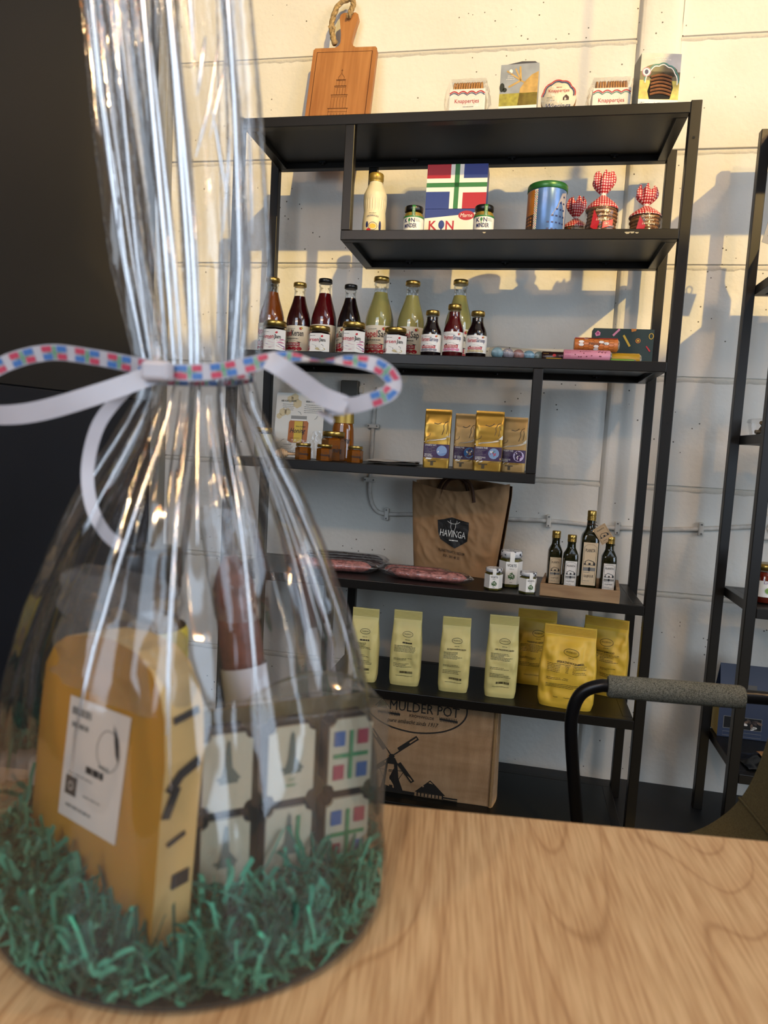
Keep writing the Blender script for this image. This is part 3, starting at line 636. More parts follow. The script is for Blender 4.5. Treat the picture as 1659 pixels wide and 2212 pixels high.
# gingham cookie bags
def gingham(nt, b):
    def st(axis):
        tc = nt.nodes.new('ShaderNodeTexCoord'); sp = nt.nodes.new('ShaderNodeSeparateXYZ'); nt.links.new(tc.outputs['Object'], sp.inputs[0])
        m = nt.nodes.new('ShaderNodeMath'); m.operation = 'MULTIPLY'; nt.links.new(sp.outputs[axis], m.inputs[0]); m.inputs[1].default_value = 150
        p = nt.nodes.new('ShaderNodeMath'); p.operation = 'PINGPONG'; nt.links.new(m.outputs[0], p.inputs[0]); p.inputs[1].default_value = .5
        g = nt.nodes.new('ShaderNodeMath'); g.operation = 'GREATER_THAN'; nt.links.new(p.outputs[0], g.inputs[0]); g.inputs[1].default_value = .25; return g.outputs[0]
    a, c = st(0), st(2); ad = nt.nodes.new('ShaderNodeMath'); ad.operation = 'ADD'; nt.links.new(a, ad.inputs[0]); nt.links.new(c, ad.inputs[1])
    dv = nt.nodes.new('ShaderNodeMath'); dv.operation = 'MULTIPLY'; nt.links.new(ad.outputs[0], dv.inputs[0]); dv.inputs[1].default_value = .5
    nt.links.new(ramp(nt, dv.outputs[0], [(.2, '#efd9d0'), (.5, '#c8434a'), (.9, '#a3141f')]), b.inputs['Base Color'])
GING = nodes_mat('red_gingham', gingham, .35)
COOK = mat('stroopwafel', '#8a5c30', .75, var=.3, vscale=120, bump=.6, bscale=300)
def cookie_bag(loc, rz, R, hc, htop, label, tagm=True, seed=1):
    t = thing('cookie_bag', label, 'cookies', loc, rz, group='gingham cookie bags')
    n = int(hc/.0095); me = None
    for i in range(n):
        if me is None:
            o = B().lathe([(.001, 0), (R*.86, 0), (R*.9, .003), (R*.86, .007), (.001, .0075)], 30).build('cookie', COOK, t); me = o.data
        else: o = bpy.data.objects.new('cookie', me); COL.objects.link(o); o.parent = t
        o.location = (random.uniform(-.002, .002), random.uniform(-.002, .002), .003+i*.0095)
    zc = hc+.002
    def bagp(z): return interp([(0, .97*R), (.15, R), (.8, R), (1.0, .93*R), (1.15, .72*R), (1.3, .40*R), (1.42, .17*R)], z/zc)
    def fn(u, v, z0, z1):
        z = z0+(z1-z0)*v; a = u*2*pi; r = bagp(z)*(1+.045*noise.noise((cos(a)*2.5, sin(a)*2.5, z*40+seed))+.03*max(0, z/zc-1)*sin(11*a+seed))
        return (r*cos(a), r*sin(a), z+.001)
    B().grid(lambda u, v: fn(u, v, 0, zc*.92), 48, 16, wrapu=True).build('film', CLEAR, t)
    B().grid(lambda u, v: fn(u, v, zc*.92, zc*1.42), 56, 14, wrapu=True).build('gingham_shoulder', GING, t)
    B().lathe([(.16*R, zc*1.38), (.17*R, zc*1.5)], 14, cap=False).build('tie', mat('white_tie', '#e8e0da', .6), t)
    zk = zc*1.46
    def ruff(u, v):
        a = u*2*pi; r = R*(.15+.45*sin(v*2.45))*(1+.22*sin(7*a+seed)*v+.25*noise.noise((cos(a)*3, sin(a)*3, seed))*v); zz = zk+(htop-zk)*v*(.9+.12*sin(5*a+seed*2))
        return (r*cos(a), r*sin(a)*.75, zz-.012*max(0, v-.75)*sin(9*a))
    B().grid(ruff, 64, 14, wrapu=True).build('gingham_ruffle', GING, t)
    d = D(); d.text('De', -.004, hc*.93, .0055, CREAM, shear=.3); d.text('Groninger', 0, hc*.78, .006, CREAM, width=.034, shear=.3); d.text('Grove', .004, hc*.62, .006, CREAM, shear=.3); d.text('Lekkernij', .002, hc*.46, .006, CREAM, width=.034, shear=.3)
    d.poly([(-.030, hc*.25), (-.012, hc*.12), (-.006, hc*.4), (-.022, hc*.85)], RED, 1)
    if tagm: d.poly([(.002, hc*.18), (.030, hc*.30), (.031, hc*.52), (.003, hc*.40)], RED, 2); d.small(.006, .028, hc*.38, 3, WH, .004, .001)
    d.build('print', cyl(R*1.02), t, base=.001)
    return t
cookie_bag((.992, .20, Z[1]), .1, .042, .060, .150, 'red gingham cookie bag half hidden behind the green lidded tin', False, 4)
cookie_bag((1.056, .09, Z[1]), -.05, .046, .078, .178, 'tallest red gingham cookie bag, middle of the three', True, 1)
cookie_bag((1.173, .10, Z[1]), .05, .045, .060, .143, 'red gingham cookie bag nearest the right post', False, 2)

# ================================================================ THIRD SHELF: JUICE, JAM, SYRUP, SWEETS
def liquid(key, c): return mat(key, c, .06, 0, .6, spec=.6)
def hills(d, w_, v, m, n=3):
    d.poly([(-w_/2, v)]+[(-w_/2+w_*i/20, v+.006*(.55+.45*sin(i*.7))+.002) for i in range(21)]+[(w_/2, v)], m, 1)
def fruit_label(d, w_, h, a, b_, ca, cb, s, sub=True, tint=None):
    """white label: two-colour product word, dark hill drawing, red name bar"""
    k = h/.10
    d.small(-w_*.18, w_*.10, h*.86, 1, GREY, th=.001*k+.0003, align='C')
    V1 = text2d(a, 0, .012)[0]; w1 = max(p[0] for p in V1); w2 = max(p[0] for p in text2d(b_, 0, .012)[0]); tot = w1+w2+.06; sc = s/tot
    d.text(a, -s/2, h*.60, .22*h, ca, width=w1*sc, align='L', bold=.012); d.text(b_, s/2, h*.60, .22*h, cb, width=w2*sc, align='R', bold=.012)
    d.ell(s*.36, h*.885, .06*s, .055*h, RED, 2, 12, .4); d.ell(s*.41, h*.91, .045*s, .05*h, mat('leaf_yellow', '#c9a33a', .5), 3, 10, .8)
    if sub: d.small(-w_*.22, w_*.2, h*.48, 1, K, th=.0022*k, align='C')
    d.poly([(-s*.42, h*.36), (-s*.3, h*.40), (-s*.1, h*.44), (s*.1, h*.42), (s*.22, h*.38), (s*.42, h*.36), (s*.3, h*.33), (-s*.3, h*.33)], K, 1)
    d.rect(-s*.46, s*.34, h*.19, h*.335, RED, 2, 8); d.text('OUDEBOSCH', -s*.06, h*.225, .085*h, WH, width=s*.68, layer=4, bold=.01)
    for i in range(4): d.ell(-s*.4+i*s*.24, h*.10, s*.13, h*.075, tint or RED, 1, 12)
    d.small(-s*.35, s*.35, h*.04, 1, WH if tint is None else K, th=.0014*k, layer=3)
DR = mat('dark_red_print', '#6d1420', .5); LILAC = mat('lilac_print', '#8f5aa0', .5); MAG = mat('magenta_print', '#b23a74', .5)
def juice(loc, R, h, liq, cap, words, label, rz=-.12, low=False):
    t = thing('juice_bottle', label, 'bottle', loc, rz, group='juice bottles on the middle shelf')
    zl = .815*h
    full = [(.0, .90*R), (.015, R*.99), (.03, R), (.42, R), (.50, .975*R), (.58, .87*R), (.66, .72*R), (.74, .57*R), (.81, .465*R), (.86, .435*R), (.90, .43*R), (.905, .48*R), (.925, .48*R), (.93, .43*R), (.955, .43*R)]
    q = [(r*.975, z*h) for z, r in full if z*h < zl]+[(interp(full, .815)*.975, zl)]
    B().lathe(q, 40).build('contents', liq, t)
    B().lathe([(r, z*h) for z, r in full], 40, cap=False).build('glass', GLASS, t)
    B().lathe([(.50*R, .945*h), (.535*R, .948*h), (.535*R, .985*h), (.50*R, h), (.46*R, 1.0*h), (.44*R, .994*h), (0, .994*h)], 36).build('cap', cap, t)
    z0 = .06*h; z1 = .405*h
    lb = B().grid(lambda u, v: ((R+.0005)*sin((u-.5)*4.6), -(R+.0005)*cos((u-.5)*4.6), z0+(z1-z0)*v), 40, 2).build('label', CREAM, t)
    d = D(); fruit_label(d, 4.0*R, z1-z0, words[0], words[1], RED, K, 1.75*R); d.build('print', cyl(R+.0005, z0), lb)
    return t
AMB = liquid('orange_juice', '#8a4414'); CHER = liquid('cherry_juice', '#3a070b'); REDJ = liquid('red_juice', '#5f0d12'); DARKJ = liquid('dark_juice', '#16060a'); YJ = mat('apple_juice', '#b0a764', .06, 0, .5, sss=.15)
juice((.082, .145, Z[2]), .0405, .241, AMB, GOLDCAP, ('Appel', 'Peer'), 'amber juice bottle with gold cap, leftmost of the bottle row')
juice((.170, .15, Z[2]), .0385, .228, CHER, GOLDCAP, ('Appel', 'Kersen'), 'dark red cherry juice bottle with gold cap beside the amber one')
juice((.252, .15, Z[2]), .040, .240, REDJ, BLACKCAP, ('Kersen', 'Sap'), 'bright red juice bottle with black cap', -.9)
juice((.338, .135, Z[2]), .037, .220, DARKJ, BLACKCAP, ('Kersen', 'Sap'), 'almost black juice bottle with black cap', -1.0)
juice((.421, .188, Z[2]), .045, .256, YJ, GOLDCAP, ('Appel', 'Sap'), 'tallest cloudy yellow apple juice bottle beside the black capped one', -.1)
juice((.527, .15, Z[2]), .042, .236, YJ, GOLDCAP, ('Appel', 'Sap'), 'cloudy yellow apple juice bottle, middle one of the three', -.05)
juice((.664, .225, Z[2]), .043, .258, YJ, GOLDCAP, ('Appel', 'Sap'), 'cloudy yellow apple juice bottle standing at the back behind the syrup', .05)
def hexmap(R, z0):
    a = R*cos(pi/6)
    def fn(u, v, h):
        if abs(u) <= R/2: return (u, -a-h, z0+v)
        s = 1 if u > 0 else -1; e = abs(u)-R/2
        return (s*(R/2+e*.5+h*.866), -a+e*.866-h*.5, z0+v)
    return fn
JAMD = liquid('dark_jam', '#14060a')
def jam(loc, R, h, words, label, tint, rz):
    t = thing('jam_jar', label, 'jar', loc, rz, group='jam jars along the front of the shelf')
    B().lathe([(R*.94, .001), (R*.96, .003), (R*.96, h*.72), (R*.8, h*.78)], nsides=6).build('contents', JAMD, t)
    B().lathe([(R*.97, 0), (R, .003), (R, h*.73), (R*.82, h*.80), (R*.80, h*.84)], nsides=6, cap=False).build('glass', GLASS, t)
    B().lathe([(R*.84, h*.83), (R*.90, h*.835), (R*.90, h*.97), (R*.86, h), (R*.8, h), (R*.78, h*.985), (0, h*.985)], 36).build('lid', GOLDCAP, t)
    H = h*.66; m = hexmap(R+.0005, h*.05); b = B()
    for u0, u1 in ((-1.45*R, -.5*R), (-.5*R, .5*R), (.5*R, 1.45*R)): b.add([m(u0, 0, 0), m(u1, 0, 0), m(u1, H, 0), m(u0, H, 0)], [(0, 1, 2, 3)])
    lb = b.build('label', WH, t); d = D()
    d.small(-R*.5, R*.3, H*.86, 1, GREY, th=.0011); V1 = text2d(words[0], 0, .012)[0]; w1 = max(p[0] for p in V1); w2 = max(p[0] for p in text2d(words[1], 0, .012)[0]); s = R*2.0; sc = s/(w1+w2+.06)
    d.text(words[0], -s/2, H*.56, H*.19, RED, width=w1*sc, align='L', bold=.012); d.text(words[1], s/2, H*.56, H*.19, K, width=w2*sc, align='R', bold=.012)
    d.ell(R*.6, H*.84, .0045, .003, RED, 2, 12, .4)
    if tint:
        for i, (m_, v) in enumerate(((MAG, .40), (PINK, .28), (LILAC, .16), (MAG, .06))): d.poly([(-R*1.4, H*v)]+[(-R*1.4+2.8*R*k/14, H*(v+.10+.05*sin(k*1.1+i))) for k in range(15)]+[(R*1.4, H*v)], m_, 1)
    else: d.poly([(-R*1.3, H*.22), (-R*.9, H*.36), (-R*.3, H*.40), (R*.1, H*.30), (R*.1, H*.22)], K, 1); d.ell(R*.5, H*.15, R*.5, H*.09, mat('straw_print', '#c9b98a', .6), 1); d.line([(R*.3, H*.1), (R*.6, H*.4), (R*.8, H*.3)], .0012, K, 2)
    d.rect(-R*1.3, -R*.45, H*.10, H*.27, RED, 3, 2); d.text('OUDEBOSCH', -R*.88, H*.15, H*.08, WH, width=R*.75, layer=5)
    d.build('print', hexmap(R+.0005, h*.05), lb)
    return t
jam((.128, .055, Z[2]), .0385, .092, ('Pruimen', 'Jam'), 'hexagonal plum jam jar in front of the amber juice', True, -.12)
jam((.269, .055, Z[2]), .0345, .080, ('Kersen', 'Jam'), 'hexagonal cherry jam jar in front of the red juice bottles', False, -.1)
jam((.374, .055, Z[2]), .0370, .093, ('Pruimen', 'Jam'), 'hexagonal plum jam jar in front of the black juice bottle', True, -.12)
jam((.500, .055, Z[2]), .0355, .080, ('Kersen', 'Jam'), 'hexagonal cherry jam jar between the yellow juice bottles', False, -.08)
def syrup(loc, h, liq, words, tint, label, rz=0):
    R = .0295; t = thing('syrup_bottle', label, 'bottle', loc, rz, group='small syrup bottles')
    full = [(0, .92*R), (.015, R), (.46, R), (.54, .96*R), (.62, .84*R), (.70, .66*R), (.77, .57*R), (.84, .55*R), (.86, .60*R), (.88, .60*R), (.89, .54*R), (.95, .54*R)]
    B().lathe([(r*.97, z*h) for z, r in full if z < .85]+[(.53*R, .86*h)], 36).build('contents', liq, t)
    B().lathe([(r, z*h) for z, r in full], 36, cap=False).build('glass', GLASS, t)
    B().lathe([(.60*R, .90*h), (.66*R, .905*h), (.66*R, .975*h), (.62*R, h), (.55*R, h), (0, .992*h)], 32).build('cap', GOLDCAP, t)
    z0, z1 = .10*h, .47*h
    lb = B().grid(lambda u, v: ((R+.0004)*sin((u-.5)*4.4), -(R+.0004)*cos((u-.5)*4.4), z0+(z1-z0)*v), 36, 2).build('label', WH, t)
    d = D(); fruit_label(d, 4*R, z1-z0, words[0], words[1], RED, NAVY, 1.8*R, False, tint); d.build('print', cyl(R+.0004, z0), lb)
syrup((.606, .055, Z[2]), .132, DARKJ, ('Kersen', 'Siroop'), mat('grey_fruit', '#8d8a92', .5), 'small black cherry syrup bottle beside the cherry jam', -.05)
syrup((.669, .055, Z[2]), .150, REDJ, ('Pruimen', 'Siroop'), PINK, 'small red plum syrup bottle, taller than its two neighbours', .0)
syrup((.736, .055, Z[2]), .132, DARKJ, ('Kersen', 'Siroop'), mat('straw_print'), 'small black cherry syrup bottle, rightmost of the bottles', .05)
# marbled sweets in a clear tube bag
t = thing('sweets_bag', 'clear bag with a row of marbled round sweets lying on the middle shelf', 'sweets', (.80, .055, Z[2]), .5)
for i, c in enumerate(('#7fa3ae', '#8d8a94', '#9a6f6a', '#6f98ad', '#7f8f8a', '#a08a6a')):
    o = B().lathe([(.0165*sin(a), .0165-.0165*cos(a)) for a in [pi*k/14 for k in range(15)]], 24, cap=False).build('sweet', mat('sweet_%d' % i, c, .25, var=.3, vscale=70), t); o.location = (-.003+i*.0335, 0, .001); o.scale = (1.05, 1, 1)
B().tube([(-.028, 0, .017), (-.024, 0, .0185), (0, 0, .0195), (.09, 0, .0195), (.165, 0, .0195), (.185, 0, .016), (.196, 0, .018), (.212, 0, .019)], [.002, .014, .0188, .0188, .0188, .010, .006, .014], 18).build('film', CLEAR, t)
# wrapped rolls
def roll(loc, rz, L, r, m, label, decal=None, twist=None):
    t = thing('chocolate_roll', label, 'sweets', loc, rz, group='wrapped chocolate rolls')
    o = B().tube([(-L/2, 0, r), (-L/2+.002, 0, r), (0, 0, r), (L/2-.002, 0, r), (L/2, 0, r)], [r*.9, r, r, r, r*.9], 24).build('wrapper', m, t)
    B().tube([(L/2, 0, r), (L/2+.004, 0, r), (L/2+.006, 0, r)], [r*.88, r*.7, r*.25], 18).build('foil_end', mat('silver_foil', '#c9c9c6', .25, .9), t)
    if decal:
        d = D(); decal(d, L, r); d.build('print', lambda u, v, h: (u, -(r+h)*cos(v/r), r+(r+h)*sin(v/r)), o)
    return t
def pinkd(d, L, r):
    R = random.Random(4)
    for i in range(12): d.ell(R.uniform(-L*.3, L*.45), R.uniform(-.006, .012), .0018, .0014, DR)
    for i in range(4): d.rect(-L*.46+i*.004, -L*.46+i*.004+.0012, -.004, .008, MAG)
    for i in range(3): d.line([(-L*.1+i*.008, .010), (-L*.08+i*.008, .014), (-L*.1+i*.008+.006, .010)], .0008, BROWN); d.line([(L*.25+i*.008, .010), (L*.27+i*.008, .014), (L*.25+i*.008+.006, .010)], .0008, BROWN)
def honeyd(d, L, r):
    R = random.Random(2); s = .0085
    for i in range(-8, 9):
        for j in range(-3, 4):
            u = i*s*1.6; v = j*s*.95+(i % 2)*s*.47+.002
            if abs(u) > L*.46 or abs(v) > .03: continue
            hx = [(u+s*.98*cos(pi/3*k), v+s*.55*sin(pi/3*k)) for k in range(6)]
            if R.random() < .22: d.poly(hx, WH, 1)
            d.line(hx, .0008, mat('honey_line', '#b5622a', .5), 2, True)
    d.text('Honey', -.004, -.002, .008, K, shear=.3, layer=4); d.small(.016, .036, .0, 1, K, layer=4); d.rect(-L*.49, L*.49, .017, .024, RED, 3, 4); d.text('tonys', 0, .016, .009, K, width=.05, layer=5) if False else d.small(-.03, .03, .019, 1, K, th=.004, layer=5)
def darkd(d, L, r):
    for i in range(4): d.rect(-L*.45+i*.004, -L*.45+i*.004+.0014, -.008, .010, YEL)
    d.ell(-.008, .004, .005, .004, RED); d.small(.004, .034, .002, 1, PINK)
roll((.965, .105, Z[2]), .02, .085, .0165, mat('dark_wrapper', '#2a1414', .25), 'dark brown wrapped roll with green end behind the pink one', darkd)
roll((1.043, .055, Z[2]), .0, .125, .0165, mat('pink_wrapper', '#dd8fa2', .35), 'pink wrapped roll lying in front', pinkd)
roll((1.068, .088, Z[2]+.0335), .03, .118, .0185, mat('orange_wrapper', '#dc8240', .35), 'orange honeycomb patterned roll lying on top of the others', honeyd)
roll((1.138, .105, Z[2]+.0), .02, .105, .0170, mat('yellow_wrapper', '#c79a1e', .35), 'yellow wrapped roll sticking out to the right')
roll((1.140, .058, Z[2]), .04, .062, .006, mat('green_wrapper', '#6f9a34', .35), 'thin green wrapped roll at the right of the sweets')
roll((.955, .060, Z[2]), .0, .042, .005, mat('gold_wrapper', '#c9a43a', .3, .3), 'thin gold wrapped roll under the dark one')
DKGR = mat('dark_green_carton', '#15302d', .5)
t = thing('gift_carton', 'dark green carton with scattered sweets pattern behind the rolls', 'box', (1.155, .205, Z[2]), .02)
o = B().box(-.086, .086, 0, .05, .001, .119, bev=.001).build('carton', DKGR, t); d = D()
d.poly([(-.082, .103), (-.074, .112), (-.066, .106), (-.067, .098), (-.078, .095)], PINK); d.ell(-.074, .104, .004, .004, MAG, 2); d.line([(-.03, .098), (-.012, .117)], .006, PINK); d.rect(-.03, -.022, .09, .10, WH, 2) if False else None
d.line([(.0, .10), (.02, .068)], .006, YEL); d.poly([(.02, .119), (.036, .119), (.034, .113), (.022, .110)], ORANGE); d.ring(.042, .085, .006, .006, .002, ORANGE); d.ell(.042, .085, .003, .003, YEL, 2); d.ring(.078, .099, .006, .008, .002, YEL); d.line([(.066, .07), (.078, .055)], .004, RED)
d.build('print', plane(-.0008), o)

# ================================================================ FOURTH SHELF: HONEY AND TEA
HON = mat('honey', '#8a4c0c', .08, 0, .5, sss=.1); HONL = mat('honey_light', '#a96a14', .08, 0, .5, sss=.1)
def honey_hex(loc, R, h, label, rz, s):
    t = thing('honey_jar', label, 'jar', loc, rz, group='honey jars')
    B().lathe([(R*.94, .001), (R*.96, .003), (R*.96, h*.70), (R*.8, h*.77)], nsides=6).build('contents', HON, t)
    B().lathe([(R*.97, 0), (R, .003), (R, h*.72), (R*.82, h*.79), (R*.80, h*.83)], nsides=6, cap=False).build('glass', GLASS, t)
    B().lathe([(R*.86, h*.82), (R*.92, h*.825), (R*.92, h*.97), (R*.88, h), (R*.8, h), (0, h*.985)], 32).build('lid', GOLDCAP, t)
    d = D(); d.text('Honing', 0, h*.30, s*.24, K, width=s, shear=.35, bold=.012); d.small(-s*.05, s*.4, h*.50, 1, K, th=.001); d.small(-s*.4, s*.4, h*.16, 1, K, th=.0008)
    d.build('print', hexmap(R+.0002, 0), t)
for x, lab in ((.237, 'smallest honey jar in front of the printed card'), (.304, 'small honey jar in front of the big honey jar'), (.399, 'small honey jar standing alone at the right of the honey')):
    honey_hex((x, .045, Z[3]), .0245, .050, lab, .36, .034)
honey_hex((.311, .115, Z[3]), .037, .091, 'large hexagonal honey jar behind the small jars', .36, .062)
t = thing('honey_squeeze_bottle', 'tall honey squeeze bottle with gold cap behind the large jar', 'bottle', (.316, .205, Z[3]), .1)
def sqz(u, v): a = u*2*pi; k = interp([(0, .9), (.04, 1), (.5, 1), (.85, .93), (.96, .86), (1, .8)], v); return (.037*k*cos(a), .024*k*sin(a), .122*v)
B().grid(sqz, 40, 24, wrapu=True).build('body', HON, t)
B().grid(lambda u, v: (.0345*cos(u*2*pi)*interp([(0, 1), (.8, .96), (1, .9)], v), .0225*sin(u*2*pi)*interp([(0, 1), (.8, .96), (1, .9)], v), .120+.041*v), 40, 8, wrapu=True).add([(.031*cos(a), .0202*sin(a), .161) for a in [2*pi*k/24 for k in range(24)]], [tuple(range(24))]).build('cap', DGOLD, t)
d = D(); d.text('Honing', .004, .060, .014, K, width=.05, shear=.35, bold=.012); d.small(-.01, .026, .074, 1, K); d.small(-.02, .026, .030, 2, K); d.build('print', lambda u, v, h: (u, -.024*sqrt(max(0, 1-(u/.037)**2))-h-.0004, v), t)
t = thing('cream_jar', 'jar of cream coloured honey at the left end behind the gift wrap', 'jar', (.088, .10, Z[3]))
B().lathe([(.026, .001), (.028, .003), (.028, .066), (.022, .072)], 32).build('contents', mat('cream_honey', '#c9c3a0', .4), t); B().lathe([(.027, 0), (.029, .003), (.029, .068), (.023, .074), (.023, .08)], 32, cap=False).build('glass', GLASS, t); B().lathe([(.025, .077), (.026, .078), (.026, .09), (.024, .092), (0, .091)], 32).build('lid', GOLDCAP, t)
t = thing('honey_card', 'standing printed card showing a honey jar', 'sign', (.163, .205, Z[3]), rot=(-.1, 0, -.02))
o = B().box(-.083, .083, 0, .003, .001, .212).build('card', mat('card_white', '#e4e0d4', .5), t); d = D(); BEIGE = mat('beige_print', '#d9c79c', .6)
for u, v, r in ((-.035, .192, .012), (-.02, .198, .014), (-.01, .178, .016), (-.058, .148, .014), (-.07, .135, .01), (-.042, .15, .012)): d.poly([(u+r*cos(pi/3*k+.5), v+r*sin(pi/3*k+.5)) for k in range(6)], BEIGE, 1)
d.text('100% ECHTE HONING', -.040, .183, .0055, K, width=.052, bold=.015); d.text('IEDER POTJE IS UNIEK', .046, .183, .0055, K, width=.052, bold=.015)
d.small(-.07, -.01, .174, 4, GREY, .0062, .0014, 3, align='C'); d.small(.014, .076, .174, 5, GREY, .0062, .0014, 5, align='C')
d.line([(-.006, .152), (.002, .150), (.006, .142)], .001, K); d.line([(.062, .14), (.058, .132), (.052, .128)], .001, K); d.line([(-.058, .052), (-.052, .058), (-.046, .060)], .001, K)
d.poly([(-.030, .122), (.028, .122), (.033, .116), (.031, .055), (.018, .049), (-.022, .049), (-.035, .055), (-.034, .116)], mat('jar_orange', '#b3641e', .4), 2); d.rect(-.015, .014, .051, .120, mat('jar_yellow', '#d9b52e', .4), 3); d.rect(-.026, .024, .122, .128, WH, 2); d.rect(-.028, .026, .127, .138, mat('jar_lid_grey', '#8f8c84', .4), 3); d.rect(.014, .016, .051, .120, BROWN, 4)
d.text('Echte Groninger', .008, .101, .005, K, width=.034, shear=.3, layer=5); d.text('Honing', -.002, .082, .015, K, width=.054, shear=.35, layer=5, bold=.015); d.small(-.026, .026, .064, 1, K, layer=5)
d.text('IN GRONINGEN', -.034, .040, .004, K, width=.026); d.small(-.07, -.002, .034, 4, GREY, .0052, .0013, 8, align='C'); d.text('WWW.GRONINGSE', -.074, .010, .0085, K, align='L', width=.094, bold=.01)
d.build('print', plane(-.0002), o)
b = B(); ho = [(-.085, .0), (.085, .0), (.085, .088), (.082, .090), (.058, .090), (.054, .086), (.052, .064), (.046, .060), (-.06, .060), (-.072, .066), (-.078, .09), (-.085, .09)]
b.prism(ho, -.012, -.010); b.build('holder', CLEAR, t)
t = thing('honey_dipper', 'wooden honey dipper with ribbed head lying in front of the card', 'honey dipper', (.150, .04, Z[3]+.0155), rz=-.03)
pr = [(.001, 0)]
for i in range(7): r = .0155*sin(pi*(i+1)/8.2)**.6; pr += [(r*.75, i*.0055+.0005), (r, i*.0055+.0012), (r, i*.0055+.0035), (r*.75, i*.0055+.0045)]
DIP = wood('pale_wood', '#c9a478', '#e2c49a', 80)
B().lathe(pr+[(.004, .040), (.004, .1), (.0045, .102), (.001, .104)], 24).xf(Matrix.Rotation(pi/2, 4, 'Y') @ Matrix.Rotation(-.10, 4, 'X')).build('dipper', DIP, t)
t = thing('leaflet_stack', 'loose pile of flat white paper sleeves beside the honey', 'paper', (.50, .15, Z[3]), .1)
PAP = mat('paper_sheet', '#cfcac2', .4)
for i in range(4): o = B().grid(lambda u, v, i=i: (-.075+.15*u, -.10+.2*v, .002+.0025*i+.003*noise.noise((u*3, v*3, i*2.2))+.004*abs(u-.5)), 10, 10).build('sheet', PAP, t); o.rotation_euler = (0, 0, random.uniform(-.08, .08))
# soft pouches
def pouch(t, name, m, w_, h, dtab, wtab, e, amp, seed, ns=6, na=72, nz=40, z0=0):
    def nz_(x, z, s): return amp*(noise.noise((x*ns*9, z*ns*6, seed+s))+.6*noise.noise((x*ns*22, z*ns*14, seed*2+s)))
    def pr(v): return w_/2*interp(wtab, v), interp(dtab, v)/2
    def front(u, z, hh=0, s=-1):
        v = min(max((z-z0)/h, 0), 1); hw_, hd = pr(v); k = max(0, 1-min(1, abs(u)/hw_)**e)**(1/e); return (u, s*hd*k+s*-nz_(u, z, s)*k*min(1, v*6, hd*60)+s*hh, z)
    def surf(a, v):
        hw_, hd = pr(v); c, s_ = cos(2*pi*a), sin(2*pi*a); x = hw_*math.copysign(abs(c)**(2/e), c); z = z0+h*v; s = 1 if s_ >= 0 else -1
        p = front(x, z, 0, s); return p
    b = B(); b.grid(surf, na, nz, wrapu=True)
    for v in (0, 1):
        ring = [surf(i/na, v) for i in range(na)]; b.add(ring, [tuple(range(na)) if v else tuple(reversed(range(na)))])
    o = b.build(name, m, t)
    return o, (lambda u, z, hh: front(u, z, hh))
FOIL = mat('gold_foil', '#b08a3a', .33, .75, bump=.25, bscale=30); KRAFTG = mat('matt_gold_foil', '#a98a55', .45, .4, bump=.2, bscale=30); SWSH = mat('silver_swoosh', '#c9c2b2', .3, .4); LINE = mat('foil_line', '#4a3d22', .5)
def tea(loc, rz, w_, h, label, m, name, art):
    t = thing('tea_pack', label, 'tea pack', loc, rz, group='gold tea packs')
    o, f = pouch(t, 'pouch', m, w_, h, [(0, .040), (.3, .042), (.75, .036), (.92, .018), (.96, .004), (1, .003)], [(0, .97), (.1, 1), (.9, 1), (1, .98)], 9, .0022, loc[0]*9, 5)
    d = D(); x = w_/2*.95
    d.rect(-x, x, h*.165, h*.40, PURPLE, 1, 10, 4)
    d.text('ZWARTE THEE', -x*.92, h*.365, .0046, WH, width=w_*.42, align='L'); d.small(-x*.92, -x*.1, h*.335, 4, GREY, .0042, .0011, int(loc[0]*99)); d.small(-x*.92, -x*.2, h*.235, 1, GREY); d.text(name[0], -x*.92, h*.205, .0042, WH, align='L', width=min(w_*.36, len(name[0])*.0034)); d.text(name[1], -x*.92, h*.178, .0042, WH, align='L', width=min(w_*.36, len(name[1])*.0034))
    d.ell(x*.42, h*.29, .0155, .0155, art[0], 2, 24)
    R = random.Random(int(loc[0]*500))
    for i in range(art[2]): a = R.uniform(0, 6.3); r = R.uniform(.002, .011); d.ell(x*.42+r*cos(a), h*.29+r*sin(a), R.uniform(.001, .004), R.uniform(.0008, .002), art[1][i % len(art[1])], 3, 8, R.uniform(0, 3))
    d.poly([(-x, h*.44), (-x*.4, h*.475), (x*.2, h*.49), (x*.7, h*.53), (x, h*.60), (x, h*.53), (x*.6, h*.485), (x*.1, h*.465), (-x*.5, h*.45), (-x, h*.425)], SWSH, 1)
    d.line([(-x*.3, h*.76), (-.0, h*.745), (x*.2, h*.76), (x*.35, h*.79)], .0022, LINE); d.line([(x*.35, h*.56), (x*.5, h*.66), (x*.45, h*.72), (x*.6, h*.78), (x*.8, h*.80)], .0018, LINE); d.line([(x*.7, h*.58), (x*.78, h*.70), (x*.7, h*.76)], .0014, LINE); d.line([(-x*.95, h*.5), (-x*.6, h*.54), (-x*.55, h*.58)], .0014, LINE)
    d.rect(-x, x, h*.135, h*.165, mat('band_gold', '#9a7a34', .4, .4), 1, 8); d.poly([(-x*.85, h*.14), (-x*.45, h*.135), (-x*.3, h*.16), (-x*.75, h*.165)], WH, 2)
    d.rect(-x*.65, x*.0, h*.095, h*.115, LINE, 1); d.rect(-x*.42, -x*.2, h*.03, h*.095, LINE, 1)
    d.build('print', f, o, base=.0009)
tea((.636, .10, Z[3]), .08, .079, .172, 'gold foil tea pack with blue and white picture, leftmost of four', FOIL, ('FRYSKE', 'KLOKERS'), (SKYB, (RED, WH, NAVY, WH), 16))
tea((.716, .145, Z[3]), .05, .068, .165, 'gold tea pack with a seal in the water, standing further back', KRAFTG, ('GRUNNEGER', 'WADDEN'), (mat('sea_print', '#2f6fae', .4), (SKYB, WH, YEL), 9))
